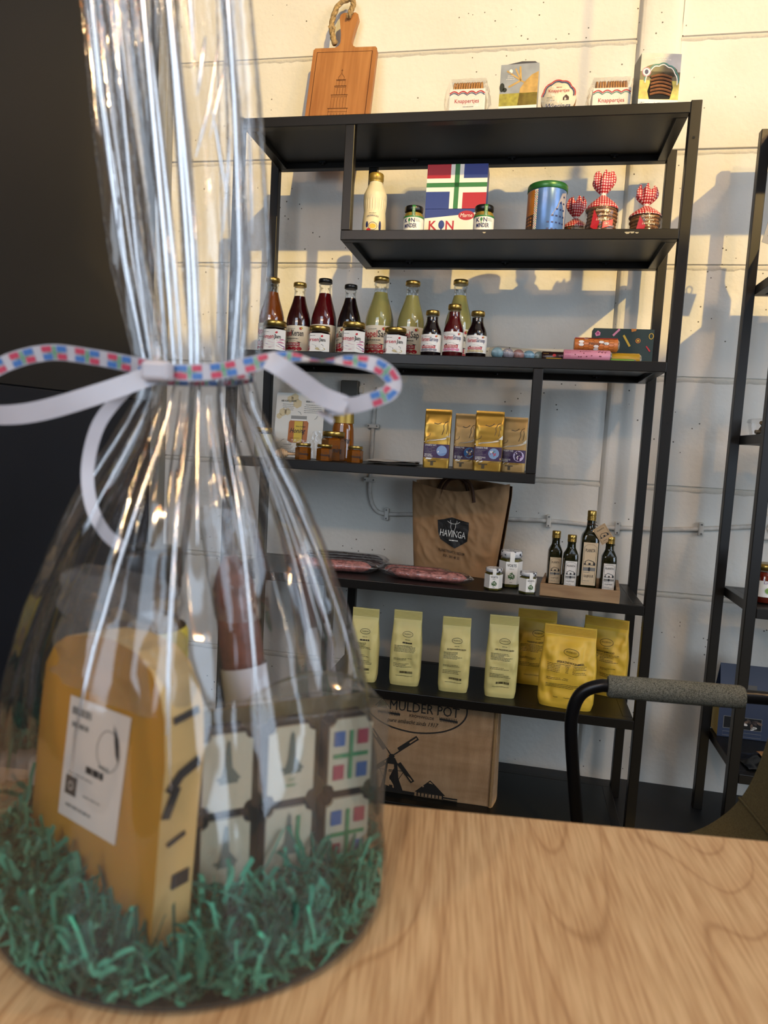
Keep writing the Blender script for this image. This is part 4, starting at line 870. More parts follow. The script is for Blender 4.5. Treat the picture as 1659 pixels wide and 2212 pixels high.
tea((.789, .08, Z[3]), .06, .083, .172, 'brightest gold foil tea pack with a red winter picture', FOIL, ('CHRISTMAS', 'SPIRIT'), (SKYB, (RED, GREEN, WH, RED), 14))
tea((.862, .12, Z[3]), .03, .073, .160, 'gold tea pack with lilac heather picture, rightmost beside the post', KRAFTG, ('DRENTSE', 'HEIDE'), (mat('pale_lilac', '#c9bfe0', .5), (LILAC, PURPLE, WH), 18))

# ================================================================ FIFTH SHELF: SAUSAGES, PAPER BAG, JARS, OIL
MEATP = mat('pale_sausage', '#b8766c', .4, var=.4, vscale=90, bump=.4, bscale=120); MEATD = mat('dark_sausage', '#34221f', .35, var=.3, vscale=60); VAC = film('vacuum_film', (.97, .95, .95), .07, .5, .1, .05, .5, 70)
def sausage(p0, p1, r, m, label, seed=0, z=None):
    p0, p1 = Vector(p0), Vector(p1); c = (p0+p1)/2; L = (p1-p0).length
    t = thing('sausage_pack', label, 'sausage', c, atan2(p1.y-p0.y, p1.x-p0.x), group='vacuum packed sausages')
    P = [(-L/2+L*i/24, .004*sin(i*.25+seed), r+.001) for i in range(25)]; rr = [r*(1-.9*abs(2*i/24-1)**9)*(1+.05*noise.noise((i*.6, seed, 0))) for i in range(25)]
    B().tube(P, rr, 18).build('sausage', m, t)
    def vac(u, v):
        x = -L/2-.022+(L+.044)*u; k = max(0, 1-abs(2*u-1)**10); a = v*2*pi; q = noise.noise((x*60, cos(a)*2, seed+sin(a)*2))
        f = (1.09+.06*q); w2 = r*f*max(.35, k)+.009*(abs(sin(a)) < .45)+.004*q
        return (x, w2*cos(a)+.004*sin(seed+u*6), r+.0015+max(-r-.0003, r*f*max(.06, k)*sin(a)))
    B().grid(vac, 40, 24, smooth=True).build('vacuum_film', VAC, t)
    return t
sausage((.20, .095, Z[4]), (.452, .112, Z[4]), .0185, MEATP, 'pale pink vacuum packed sausage at the front left, beside the gift wrap', 1)
sausage((.525, .085, Z[4]), (.752, .072, Z[4]), .0165, MEATP, 'pale pink vacuum packed sausage lying in front of the paper bag', 2)
sausage((.490, .142, Z[4]), (.690, .128, Z[4]), .0155, MEATP, 'pinkish vacuum packed sausage just behind the front one by the bag', 3)
for i, (y, lab) in enumerate(((.170, 'dark smoked sausage nearest the pale front sausage'), (.222, 'dark smoked sausage in the middle of the dark row'), (.275, 'dark smoked sausage at the back against the wall side'))):
    sausage((.20, y, Z[4]), (.475-.01*i, y+.01, Z[4]), .0165, MEATD, lab, 4+i)
lb = B().box(-.03, .03, -.012, .012, 0, .001).build('price_label', WH, None, (.49, .20, Z[4]+.0015), .1); tag(lb, 'small white paper label lying behind the sausages', 'label')
# butcher's paper bag
KRAFT = mat('kraft_paper', '#a07a52', .75, var=.1, vscale=10, bump=.12, bscale=90)
t = thing('paper_bag', 'brown paper carrier bag with black shield logo', 'paper bag', (.700, .285, Z[4]), -.30)
def cre(x, z, s): return .014*noise.noise((x*9, z*8, s))+.013*abs(noise.noise((x*15+3, z*13+x*6, s+2)))+.005*abs(noise.noise((x*36+z*20, z*28, s+5)))
def bagf(u, z, hh=0):
    v = z/.285; hw_ = .140+.028*min(1, v*1.1); k = max(0, 1-abs(u/hw_)**10); return (u, -.05*k**.25*(1-.25*v)+cre(u, z, 1)*min(1, v*5)*k-hh, z)
def rim(u): return .265+.030*abs(u*2-1)**1.5+.012*(u-.5)
def bfront(u, v): z = rim(u)*v; hw_ = .140+.028*min(1, z/.285*1.1); x = (u*2-1)*hw_*.999; return bagf(x, z)
def bback(u, v): z = (.29+.012*sin(u*3.1))*v; hw_ = .140+.028*min(1, z/.285*1.1); x = (u*2-1)*hw_*.999; k = max(0, 1-abs(x/hw_)**10); return (x, .055*k**.25*(1-.25*v)+cre(x, z, 7)*min(1, v*4)*k, z)
b = B(); b.grid(bfront, 100, 70); b.grid(bback, 60, 40, flip=True)
o = b.build('bag', KRAFT, t); d = D()
sh = [(-.058, .168), (-.035, .173), (-.008, .181), (.02, .176), (.052, .170), (.054, .145), (.052, .110), (.030, .095), (.012, .083), (-.010, .092), (-.042, .108), (-.052, .13)]
INK = mat('ink_black', '#141414', .6)
def sub(poly, n=6):
    return poly
# shield is laid as a fan of small quads so that it follows the creases
cx = sum(p[0] for p in sh)/len(sh); cz = sum(p[1] for p in sh)/len(sh)
for i in range(len(sh)):
    a, c = sh[i], sh[(i+1) % len(sh)]
    for j in range(6):
        f0, f1 = j/6, (j+1)/6
        for s in range(3):
            p = lambda f, q: (cx+(a[0]+(c[0]-a[0])*q-cx)*f, cz+(a[1]+(c[1]-a[1])*q-cz)*f)
            d.poly([p(f0, s/3), p(f0, (s+1)/3), p(f1, (s+1)/3), p(f1, s/3)], INK, 1)
d.text('HAVINGA', 0, .118, .021, WH, width=.090, rot=-.03, bold=.004); d.small(-.02, .03, .106, 1, WH, th=.0028, align='C')
d.line([(-.022, .168), (-.014, .163), (-.008, .161), (.008, .161), (.014, .163), (.022, .168)], .0012, WH, 3); d.line([(-.008, .161), (-.009, .150), (-.004, .138), (.004, .138), (.009, .150), (.008, .161)], .0012, WH, 3); d.line([(-.008, .163), (-.013, .167), (-.011, .172)], .001, WH, 3); d.line([(.008, .163), (.013, .167), (.011, .172)], .001, WH, 3)
d.text('KLEINESTRAAT 3 | BEDUM', 0, .066, .0085, INK, width=.092, rot=-.08); d.text('050 - 301 40 35', 0, .050, .0085, INK, width=.058, rot=-.08)
d.build('print', bagf, o, base=.0026)
STRAP = mat('brown_strap', '#4a2e1a', .7)
for y, x0 in ((-.035, .0), (.045, -.05)):
    path = spline([(x0-.055, y, .235), (x0-.045, y, .275), (x0-.02, y-.01, .302), (x0+.02, y-.012, .308), (x0+.05, y-.008, .29), (x0+.062, y, .235)], 6); b = B()
    n = len(path)-1
    b.grid(lambda u, v: tuple(path[min(int(u*n+.5), n)]+Vector((0, (v-.5)*.0025, (v-.5)*.004))+Vector((.011*(v-.5) if u in (0, 1) else .0, .012*(v-.5), 0))), n, 2); b.tube([tuple(p) for p in path], .006, 6, flat=.35); b.build('handle', STRAP, t)
# voets jars
PICK = mat('olive_pickle', '#5f5a20', .15, 0, .4, var=.3, vscale=60)
def floral(nt, b):
    n = tex(nt, 'ShaderNodeTexVoronoi', 95); nt.links.new(ramp(nt, n.outputs['Distance'], [(.0, '#33343a'), (.32, '#3b3c42'), (.36, '#d8d8d8'), (1, '#e6e6e4')]), b.inputs['Base Color'])
FLO = nodes_mat('patterned_lid', floral, .35); LEAF = mat('leaf_print', '#3f6a30', .6, var=.3, vscale=200)
def voets(loc, R, h, rz, label):
    t = thing('preserve_jar', label, 'jar', loc, rz, group='preserve jars with patterned lids')
    B().lathe([(R*.94, .001), (R*.96, .003), (R*.96, h*.72), (R*.8, h*.78)], nsides=6).build('contents', PICK, t); B().lathe([(R*.97, 0), (R, .003), (R, h*.73), (R*.82, h*.80), (R*.80, h*.84)], nsides=6, cap=False).build('glass', GLASS, t)
    B().lathe([(R*.84, h*.83), (R*.92, h*.835), (R*.92, h*.96), (R*.88, h), (R*.8, h), (0, h*.985)], 32).build('lid', FLO, t)
    H = h*.62; m = hexmap(R+.0005, h*.10); b = B()
    for u0, u1 in ((-1.5*R, -.5*R), (-.5*R, .5*R), (.5*R, 1.5*R)): b.add([m(u0, 0, 0), m(u1, 0, 0), m(u1, H, 0), m(u0, H, 0)], [(0, 1, 2, 3)])
    lb = b.build('label', WH, t); d = D(); d.text('VOETS', 0, H*.78, H*.12, K, width=R*.78, bold=.012); d.small(-R*.3, R*.3, H*.68, 1, GREY, align='C')
    Q = random.Random(3)
    for i in range(26): a = Q.uniform(0, 6.28); r = R*.26*sqrt(Q.random()); d.ell(r*cos(a), H*.36+r*sin(a), R*.09, R*.04, LEAF, 2+i % 3, 7, Q.uniform(0, 3))
    d.small(-R*.2, R*.2, H*.08, 1, GREY, align='C'); d.build('print', m, lb)
    B().add([(-R*.2, -R*.866-.001, h*.62), (R*.2, -R*.866-.001, h*.62), (R*.2, -R*.93-.001, h*.84), (-R*.2, -R*.93-.001, h*.84), (R*.2, -R*.93-.001, h*.985), (-R*.2, -R*.93-.001, h*.985)], [(0, 1, 2, 3), (3, 2, 4, 5)]).build('seal_strip', WH, t)
voets((.878, .118, Z[4]), .0345, .108, .12, 'largest hexagonal pickle jar with patterned lid, at the back')
voets((.832, .045, Z[4]), .0262, .064, .12, 'small hexagonal pickle jar with patterned lid, left of the pair')
voets((.930, .040, Z[4]), .0262, .062, .35, 'small hexagonal pickle jar with patterned lid, right one beside the wooden tray')
# tray
MANGO = wood('mango_wood', '#8a6a48', '#b3946c', 45, (.1, 1, 1), .6)
t = thing('wooden_tray', 'shallow wooden tray holding the oil bottles', 'tray', (1.081, .098, Z[4]), -.10)
B().box(-.105, .105, -.085, .085, .001, .007).build('tray_floor', mat('tray_dark', '#3d2c1e', .6), t)
for x0, x1, y0, y1 in ((-.108, .108, -.094, -.084), (-.108, .108, .084, .094), (-.108, -.098, -.084, .084), (.098, .108, -.084, .084)): B().box(x0, x1, y0, y1, .0005, .036, bev=.0015).build('tray_side', MANGO, t)
OILG = mat('dark_oil_glass', '#191a08', .05, 0, .6); OLAB = mat('oil_label', '#cdb692', .6); OLABW = mat('oil_label_white', '#dcd6cc', .55)
def house(d, u, v, s, m=K):
    d.line([(u-s*.5, v+s*.25), (u-s*.15, v+s*.5), (u+s*.35, v+s*.36), (u+s*.5, v+s*.2)], s*.05, m, 3); d.line([(u-s*.4, v), (u-s*.4, v+s*.3)], s*.04, m, 3); d.line([(u+s*.38, v), (u+s*.38, v+s*.32)], s*.04, m, 3); d.line([(u-s*.5, v), (u+s*.5, v)], s*.04, m, 3)
    d.rect(u-s*.1, u+s*.1, v, v+s*.2, m, 3); d.ell(u+s*.46, v+s*.1, s*.09, s*.16, m, 3, 8); d.ell(u-s*.45, v+s*.08, s*.1, s*.08, m, 3, 8)
def oil(loc, w_, h, lm, label, rz=0):
    t = thing('oil_bottle', label, 'bottle', loc, rz, group='olive oil bottles in the tray'); R = w_/2
    prof = [(0, .95, 5), (.01, 1, 5), (.60, 1, 5), (.66, .97, 4.5), (.72, .78, 3), (.77, .60, 2), (.85, .56, 2), (.87, .60, 2), (.885, .60, 2)] if h < .2 else [(0, .95, 5), (.01, 1, 5), (.66, 1, 5), (.71, .9, 4), (.76, .62, 2.5), (.80, .50, 2), (.88, .46, 2), (.9, .46, 2)]
    def fn(u, v):
        k = v*(len(prof)-1); i = min(int(k), len(prof)-2); q = k-i; z = prof[i][0]+(prof[i+1][0]-prof[i][0])*q; r = prof[i][1]+(prof[i+1][1]-prof[i][1])*q; e = prof[i][2]+(prof[i+1][2]-prof[i][2])*q
        a = u*2*pi; c, s = cos(a), sin(a); return (R*r*math.copysign(abs(c)**(2/e), c), R*r*math.copysign(abs(s)**(2/e), s), z*h)
    b = B(); b.grid(fn, 48, 32, wrapu=True); b.add([fn(i/48, 0) for i in range(48)], [tuple(reversed(range(48)))]); b.build('bottle_glass', OILG, t)
    cr = R*(.62 if h < .2 else .5); pr = [(cr*.97, h*.88)]
    for i in range(3): z = h*(.885+i*.016); pr += [(cr*1.02, z), (cr*1.02, z+h*.008), (cr*.95, z+h*.010), (cr*.95, z+h*.014)]
    B().lathe(pr+[(cr, h*.94), (cr, h*.99), (cr*.9, h), (0, h)], 28).build('cap', GOLDCAP, t)
    z0, z1 = h*.10, h*(.55 if h < .2 else .62); lw_ = w_*.80
    lb = B().box(-lw_/2, lw_/2, -R-.0008, -R+.003, z0, z1).build('label', lm, t); d = D(); H = z1-z0
    d.line([(-lw_*.42, H*.06), (lw_*.42, H*.06), (lw_*.42, H*.90), (lw_*.2, H*.955), (-lw_*.2, H*.955), (-lw_*.42, H*.90)], .0006, K, 1, True)
    d.text('PLANITA', 0, H*.78, H*.075, K, width=lw_*.68); house(d, 0, H*.48, lw_*.72); d.rect(-lw_*.44, lw_*.44, H*.34, H*.42, GREY, 1); d.ell(0, H*.38, lw_*.08, H*.05, K, 3); d.small(-lw_*.38, lw_*.38, H*.30, 1, GREY); d.text('OLIJFOLIE', 0, H*.19, H*.055, K, width=lw_*.66); d.small(-lw_*.35, lw_*.35, H*.10, 1, GREY)
    d.build('print', plane(-R-.0008, 0, z0), lb)
    return t
oil((1.004, .115, Z[4]+.0075), .040, .170, OLAB, 'small dark oil bottle with tan label at the left of the tray', .1)
oil((1.047, .085, Z[4]+.0075), .041, .165, OLABW, 'small dark oil bottle with white label left of the tall one', .08)
big = oil((1.098, .098, Z[4]+.0075), .050, .238, OLAB, 'tall dark oil bottle with a hanging paper tag', .06)
oil((1.153, .085, Z[4]+.0075), .041, .168, OLABW, 'small dark oil bottle with white label at the right of the tray', .08)
tg = B().box(-.019, .019, -.0005, .0005, -.052, 0).build('paper_tag', mat('tag_card', '#b99b74', .7), big); tg.location = (.016, -.0295, .196); tg.rotation_euler = (.08, -.62, 0)
d = D(); d.line([(-.016, -.049), (.016, -.049), (.016, -.003), (-.016, -.003)], .0006, K, 1, True); d.text('PLANITA', 0, -.012, .004, K, width=.022); house(d, 0, -.034, .024); d.small(-.01, .01, -.044, 1, K); d.build('tag_print', plane(-.0005), tg)
B().tube([(.014, -.029, .197), (.006, -.020, .200), (-.006, -.017, .200), (-.012, -.012, .199)], .0012, 6).build('tag_string', BROWN, big)
t = B().grid(lambda u, v: (1.025+.035*u, .030+.012*v+.004*u, Z[4]+.009+.004*abs(noise.noise((u*4, v*4, 2)))), 6, 4).build('foil_scrap', FOIL); tag(t, 'small scrap of gold foil lying in the wooden tray', 'foil scrap')

# ================================================================ SIXTH SHELF: FLOUR BAGS
PALEY = mat('pale_yellow_paper', '#dace86', .5, bump=.1, bscale=60); GOLDY = mat('golden_yellow_paper', '#e2b83c', .48, bump=.1, bscale=60); SEALP = mat('seal_line_pale', '#b3a654', .5); SEALG = mat('seal_line_gold', '#b8861e', .5); PRK = mat('brown_black_print', '#2e2614', .6)
def flour(loc, rz, w_, h, dp, m, sealm, title, label, seed, lean=0, bigb=False):
    t = thing('flour_bag', label, 'flour bag', loc, rz, group='yellow paper flour bags')
    if lean: t.rotation_euler = (lean, 0, rz)
    o, f = pouch(t, 'bag', m, w_, h, [(0, dp*.9), (.05, dp), (.45, dp*1.02), (.7, dp*.72), (.85, dp*.3), (.885, .006), (1, .004)], [(0, .93), (.08, 1), (.5, 1.02), (.8, .93), (1, .92)], 4.5, .011 if bigb else .0065, seed, 2.6, 96, 60)
    d = D(); top = h*.89
    for i in range(6): d.rect(-w_*.445, w_*.445, top+i*h*.017, top+i*h*.017+.0012, sealm, 1, 10)
    s = w_/.10; u0 = -w_*.36; cu = w_*.05; y0 = h*.70
    d.ring(cu, y0, .016*s**.6, .0085*s**.6, .0011, PRK, 1, 24); d.text('MULDER POT', cu, y0-.0015, .004*s**.6, PRK, width=.022*s**.6)
    d.small(cu-.012, cu+.012, y0-.017, 1, PRK, align='C')
    if title: d.text(title, cu, y0-.028*s**.3, .0045*s**.5, PRK, width=min(.060*s, len(title)*.0036*s**.5), bold=.015)
    else: d.small(cu-.024, cu+.024, y0-.028, 1, PRK, th=.0042, align='C')
    d.small(u0, w_*.34, h*.545, 6, PRK, .0036*s**.4, .0012, seed); d.small(u0, w_*.30, h*.375, 2, PRK, .004, .0012, seed+1); d.small(u0, w_*.36, h*.30, 3, PRK, .0045, .0013, seed+2)
    d.barcode(cu-.018 if not bigb else w_*.16, cu+.020 if not bigb else w_*.34, h*.175, h*.205, PRK, seed); d.text('www.molenmulderpot.com', 0, h*.135, .0034*s**.4, PRK, width=.052*s**.6)
    d.build('print', f, o, base=.0012)
    return t
flour((.452, .075, Z[5]), .02, .090, .225, .055, PALEY, SEALP, None, 'slim pale yellow flour bag half hidden by the gift wrap', 3)
flour((.582, .085, Z[5]), .03, .094, .228, .056, PALEY, SEALP, None, 'slim pale yellow flour bag, second from the gift wrap', 5)
flour((.732, .08, Z[5]), .06, .092, .224, .056, PALEY, SEALP, 'BOTERPANNENKOEKEN', 'slim pale yellow flour bag with creased right shoulder, third in the row', 8)
flour((.872, .082, Z[5]), .05, .094, .243, .058, PALEY, SEALP, 'OER PANNENKOEKEN', 'tallest slim pale yellow flour bag beside the golden bags', 12)
flour((1.062, .062, Z[5]), -.10, .158, .236, .07, GOLDY, SEALG, 'SPEKKENDIKKENMEEL', 'large golden yellow flour bag standing in front', 15, bigb=True)
flour((.972, .235, Z[5]), .0, .13, .236, .06, GOLDY, SEALG, 'PANNENKOEKENMEEL', 'large golden flour bag in the shade behind the slim one', 18, bigb=True)
flour((1.180, .215, Z[5]), -.25, .142, .236, .062, GOLDY, SEALG, 'KRENTJEBROOD', 'large golden flour bag at the back right near the post', 22, bigb=True)

# ================================================================ BOTTOM SHELF: JUTE BAG
def jute(nt, b):
    def wv(axis, sc):
        tc = nt.nodes.new('ShaderNodeTexCoord'); wvn = nt.nodes.new('ShaderNodeTexWave'); wvn.bands_direction = axis; wvn.inputs['Scale'].default_value = sc; wvn.inputs['Distortion'].default_value = 1.2; wvn.inputs['Detail'].default_value = 2; wvn.inputs['Detail Scale'].default_value = 3
        nt.links.new(tc.outputs['Object'], wvn.inputs['Vector']); return wvn.outputs['Fac']
    a, c = wv('X', 130), wv('Z', 130); m = nt.nodes.new('ShaderNodeMath'); m.operation = 'MULTIPLY'; nt.links.new(a, m.inputs[0]); nt.links.new(c, m.inputs[1])
    n = tex(nt, 'ShaderNodeTexNoise', 40, (1, 1, .2), Detail=4); n2 = tex(nt, 'ShaderNodeTexNoise', 40, (.2, 1, 1), Detail=4)
    col = mixc(nt, .5, ramp(nt, m.outputs[0], [(.0, '#8a6a48'), (.6, '#c4a078')]), ramp(nt, n.outputs['Fac'], [(.3, '#9a7852'), (.7, '#d0ae86')])); col = mixc(nt, .35, col, ramp(nt, n2.outputs['Fac'], [(.3, '#9a7852'), (.7, '#d0ae86')]))
    nt.links.new(col, b.inputs['Base Color']); bumpit(nt, b, m.outputs[0], .7, .002)
JUTE = nodes_mat('jute_weave', jute, .9)
t = thing('jute_bag', 'jute carrier bag printed with a windmill on the bottom shelf', 'jute bag', (.655, .055, Z[6]), .0)
HJ = .308
def jf(u, z, hh=0): return (u, .004*noise.noise((u*6, z*5, 2))+.003*noise.noise((u*14, z*12, 6))-.012*sin(pi*min(1, max(0, z/HJ)))-hh, z)
b = B(); b.grid(lambda u, v: jf(-.22+.44*u, (HJ-.014*sin(pi*u*2.2)**2)*v), 50, 40); b.grid(lambda u, v: (-.22+.44*u, .15+.01*noise.noise((u*5, v*5, 1)), HJ*v), 12, 12, flip=True)
for s in (-1, 1): b.grid(lambda u, v, s=s: ((s*.22)+s*.012*sin(pi*u)*(1-v*.5), jf(s*.22, HJ*v)[1]*(1-u)+.15*u, HJ*v), 8, 20, flip=(s < 0))
o = b.build('bag', JUTE, t)
for s in (-1, 1): B().tube([tuple(Vector(jf(s*.213, HJ*k/24))+Vector((0, -.002, 0))) for k in range(25)], .005, 6, flat=.5).build('edge_seam', mat('jute_edge', '#8d7049', .9, bump=.8, bscale=300), t)
d = D(); JI = mat('jute_ink', '#1a1713', .8); U = -.03
el = [(U+.157*cos(a), .286+.081*sin(a)) for a in [2*pi*k/80 for k in range(80)]]; el = [p for p in el[38:]+el[:3] if p[1] < .305]; d.line(el, .0042, JI, 1)
d.text('MULDER POT', -.002, .266, .028, JI, width=.212); d.text('KROPSWOLDE', -.008, .250, .008, JI, width=.075, rot=-.02); d.text('pure ambacht sinds 1917', -.035, .229, .012, JI, width=.158, shear=.3)
for u0, n_ in ((-.145, 14), (.046, 11)):
    d.line([(u0, .2555), (u0+n_*.005, .2535)], .006, JI, 1)
    for i in range(n_): d.line([(u0+i*.005, .262), (u0+.003+i*.005, .248)], .0014, JI, 1)
d.poly([(-.147, .268), (-.117, .268), (-.121, .282), (-.132, .291), (-.143, .282)], JI, 1); d.line([(-.153, .272), (-.132, .297), (-.111, .272)], .003, JI, 1)
mx, mz = -.092, .123     # windmill
d.poly([(mx-.034, .006), (mx-.024, .05), (mx-.017, .105), (mx-.010, .118), (mx+.010, .118), (mx+.017, .105), (mx+.024, .05), (mx+.040, .006)], JI, 1)
d.poly([(mx-.020, .012), (mx-.016, .05), (mx-.011, .097), (mx+.008, .097), (mx+.012, .05), (mx+.014, .012)], JUTE, 2)
d.text('1866', mx-.001, .070, .006, JI, width=.017, layer=3); d.rect(mx-.004, mx+.005, .044, .058, JI, 3); d.rect(mx-.005, mx+.006, .002, .026, JI, 3); d.ell(mx, mz, .009, .007, JI, 3)
for a in (.68, .68+pi/2, .68+pi, .68+1.5*pi):
    ca, sa = cos(a), sin(a); L = .102; P = lambda r, o_: (mx+r*ca-o_*sa, mz+r*sa+o_*ca)
    if sa < 0 and ca < 0: L = .075
    d.line([P(0, 0), P(L, 0)], .0036, JI, 4); d.poly([P(.03, -.001), P(.03, .012), P(L, .012), P(L, -.001)], JI, 4); d.poly([P(.072, .003), P(.072, .007), P(L-.004, .007), P(L-.004, .003)], JUTE, 5)
d.line([(mx-.040, .076), (mx+.046, .078)], .002, JI, 1); d.line([(mx+.022, .045), (mx+.040, .078)], .0016, JI, 1); d.line([(mx-.022, .045), (mx-.036, .076)], .0016, JI, 1)
d.rect(mx-.07, mx+.075, 0.001, .012, JI, 1, 8)
d.poly([(-.016, .016), (.030, .062), (.042, .052), (.078, .016)], JI, 1); d.poly([(.025, .053), (.030, .058), (.039, .050)], JUTE, 2); d.rect(-.010, .072, 0.002, .016, JI, 1, 4)
for i in range(7): d.rect(-.006+i*.011, .001+i*.011, .003, .014, JUTE, 2); d.rect(-.003+i*.011, -.002+i*.011, .003, .014, JI, 3)
d.rect(.072, .115, .007, .012, JI, 1, 3); d.rect(.072, .115, .001, .004, JI, 1, 3)
d.build('print', jf, o, base=.0012)

# ================================================================ GOODS ON THE SECOND UNIT
t = thing('cookie_tub', 'clear plastic tub of sweets on the right shelf unit', 'tub', (1.602, .232, 1.189))
B().grid(lambda u, v: ((.062+.008*v)*math.copysign(abs(cos(u*2*pi))**.5, cos(u*2*pi)), (.05+.006*v)*math.copysign(abs(sin(u*2*pi))**.5, sin(u*2*pi)), .001+.036*v), 48, 6, wrapu=True).build('tub', CLEAR, t)
B().grid(lambda u, v: ((.073-.004*v)*math.copysign(abs(cos(u*2*pi))**.5, cos(u*2*pi)), (.059-.004*v)*math.copysign(abs(sin(u*2*pi))**.5, sin(u*2*pi)), .036+.010*v), 48, 3, wrapu=True).add([(.068*math.copysign(abs(cos(a))**.5, cos(a)), .055*math.copysign(abs(sin(a))**.5, sin(a)), .046) for a in [2*pi*k/48 for k in range(48)]], [tuple(range(48))]).build('lid', CLEAR, t)
for i in range(7): o = B().tube([(-.03, 0, 0), (0, .003, .002), (.03, 0, 0)], .0055, 8).build('sweet_stick', mat('liquorice_brown', '#5a4a2e', .5, var=.3, vscale=80), t); o.location = (-.03+.012*(i % 3), -.02+.016*(i//3), .008+.006*(i % 4)); o.rotation_euler = (0, .1*i, .3*i)
for i in range(3): o = B().tube([(.012*cos(a), .012*sin(a), 0) for a in [2*pi*k/16 for k in range(16)]], .004, 8, closed=True).build('sweet_ring', BISC, t); o.location = (.01+.018*i, -.034, .018+.003*i); o.rotation_euler = (1.2, .2*i, 0)
t = thing('sauce_jar', 'red preserve jar with brass lid on the right shelf unit', 'jar', (1.578, .115, .723), -.3)
B().lathe([(.037, .001), (.040, .004), (.040, .078), (.032, .086)], 36).build('contents', mat('red_preserve', '#7a2410', .1, 0, .5), t); B().lathe([(.038, 0), (.041, .004), (.041, .08), (.033, .088), (.033, .094)], 36, cap=False).build('glass', GLASS, t); B().lathe([(.034, .090), (.037, .091), (.037, .104), (.035, .107), (0, .106)], 36).build('lid', GOLDCAP, t)
lb = B().grid(lambda u, v: (.0415*sin(u*2.2-.5), -.0415*cos(u*2.2-.5), .018+.045*v), 20, 2).build('label', WH, t); d = D(); d.text('Linde', .0, .055, .008, LILAC, width=.026, align='L'); d.ell(.018, .036, .015, .010, mat('lime_print', '#8fae5a', .5), 1); d.small(.006, .03, .038, 2, GREEN, .005); d.build('print', cyl(.0415), lb)
GNAVY = mat('navy_carton', '#28324a', .5); t = thing('chocolate_box', 'navy gable top chocolate box with yellow sides on the right shelf unit', 'box', (1.615, .268, .2625))
b = B().prism([(-.075, 0), (.075, 0), (.075, .20), (-.075, .20)], 0, .001); o = B().add([(-.075, 0, 0), (.075, 0, 0), (.075, .006, .13), (-.075, .006, .13), (.075, .035, .222), (-.075, .035, .222), (-.075, .07, .13), (.075, .07, .13), (-.075, .075, 0), (.075, .075, 0)], [(0, 1, 2, 3), (3, 2, 4, 5), (5, 4, 7, 6), (6, 7, 9, 8), (1, 0, 8, 9)]).build('box', GNAVY, t)
for s in (-1, 1): B().add([(s*.0745, .001, .001), (s*.0745, .074, .001), (s*.0745, .069, .13), (s*.0745, .035, .14), (s*.0745, .007, .13)], [(0, 1, 2, 3, 4)]).build('side_panel', mat('box_yellow', '#cdb264', .5), t)
fm = lambda u, v, h: (u, -h+.006*min(1, v/.13)+max(0, (v-.13))*.315, v)
d = D(); d.rect(-.03, .03, .115, .165, mat('box_taupe', '#4e473c', .5), 1, 1, 4); d.text('MELK', 0, .118, .009, WH, width=.044, bold=.015)
for x0, x1 in ((-.060, -.022), (-.004, .05)): d.rect(x0, x1, .028, .066, GREY, 1); d.rect(x0+.0015, x1-.0015, .0295, .0645, HOLE, 2)
R3 = random.Random(5)
for i in range(9): d.ell(R3.uniform(.0, .046), R3.uniform(.034, .058), .009, .004, mat('choc_%d' % (i % 3), ('#3a2a22', '#6a5240', '#d8d0c4')[i % 3], .5), 3, 10, R3.uniform(0, 3))
d.line([(-.06, .006), (-.02, .006), (-.02, .018), (-.06, .018)], .0012, GREY, 2, True); d.line([(0, .006), (.05, .006), (.05, .018), (0, .018)], .0012, GREY, 2, True); d.build('print', fm, o)
B().lathe([(.008, 0), (.009, .003), (.006, .006), (0, .006)], 16).xf(Matrix.Translation((-.012, .022, .190)) @ Matrix.Rotation(pi/2-.3, 4, 'X')).build('closure_stud', GREY, t)
t = thing('snack_pack', 'black plastic snack pack lying in front of the navy box', 'snack pack', (1.625, .09, .2625), .15)
B().grid(lambda u, v: (-.07+.14*u, -.05+.11*v, .004+.022*sin(pi*u)*sin(pi*v)+.004*noise.noise((u*5, v*5, 3))), 16, 12).build('pack', mat('black_plastic', '#111214', .2), t); d = D(); d.rect(-.02, .03, -.02, .02, mat('kraft_sticker', '#a5794a', .6), 1, 4, 4); d.build('sticker', lambda u, v, h: (u, v, .006+.022*sin(pi*(u+.07)/.14)*sin(pi*(v+.05)/.11)+h+.003), t)
t = thing('tagged_bottle', 'bottle with a hanging grey card on the right shelf unit', 'bottle', (1.60, .2, 1.633))
B().lathe([(.03, 0), (.036, .004), (.036, .10), (.02, .14), (.014, .16), (.014, .2), (0, .2)], 32).build('bottle', mat('pale_ceramic', '#c9c4b8', .4), t)
o = B().box(-.022, .022, -.0006, .0006, -.07, 0).build('hanging_card', mat('card_grey', '#8d8a86', .5), t); o.location = (-.072, -.03, .145); o.rotation_euler = (0, .22, .3)
d = D(); d.line([(-.015, -.02), (.012, -.032), (-.012, -.05)], .0012, K); d.small(-.012, .012, -.012, 2, K); d.build('card_print', plane(-.0006), o)
B().tube([(-.072+.009*cos(a), -.03, .155+.012*sin(a)) for a in [2*pi*k/16 for k in range(16)]], .0018, 6, closed=True).build('card_ring', K, t)

# ================================================================ THE WRAPPED GIFT ON THE TABLE
ZB = .7505
GX, GY, GRX, GRY = .658, -1.497, .153, .140
# base card
b = B(); n = 64
ring = [(GX+(GRX-.004)*cos(2*pi*k/n), GY+(GRY-.004)*sin(2*pi*k/n)) for k in range(n)]
b.add([(x, y, ZB) for x, y in ring]+[(x, y, ZB+.003) for x, y in ring], [tuple(range(n, 2*n)), tuple(reversed(range(n)))]+[(i, (i+1) % n, n+(i+1) % n, n+i) for i in range(n)])
tag(b.build('card_disc', mat('dark_card', '#2c3230', .6)), 'dark oval card disc lying under the wrapped gift', 'card')
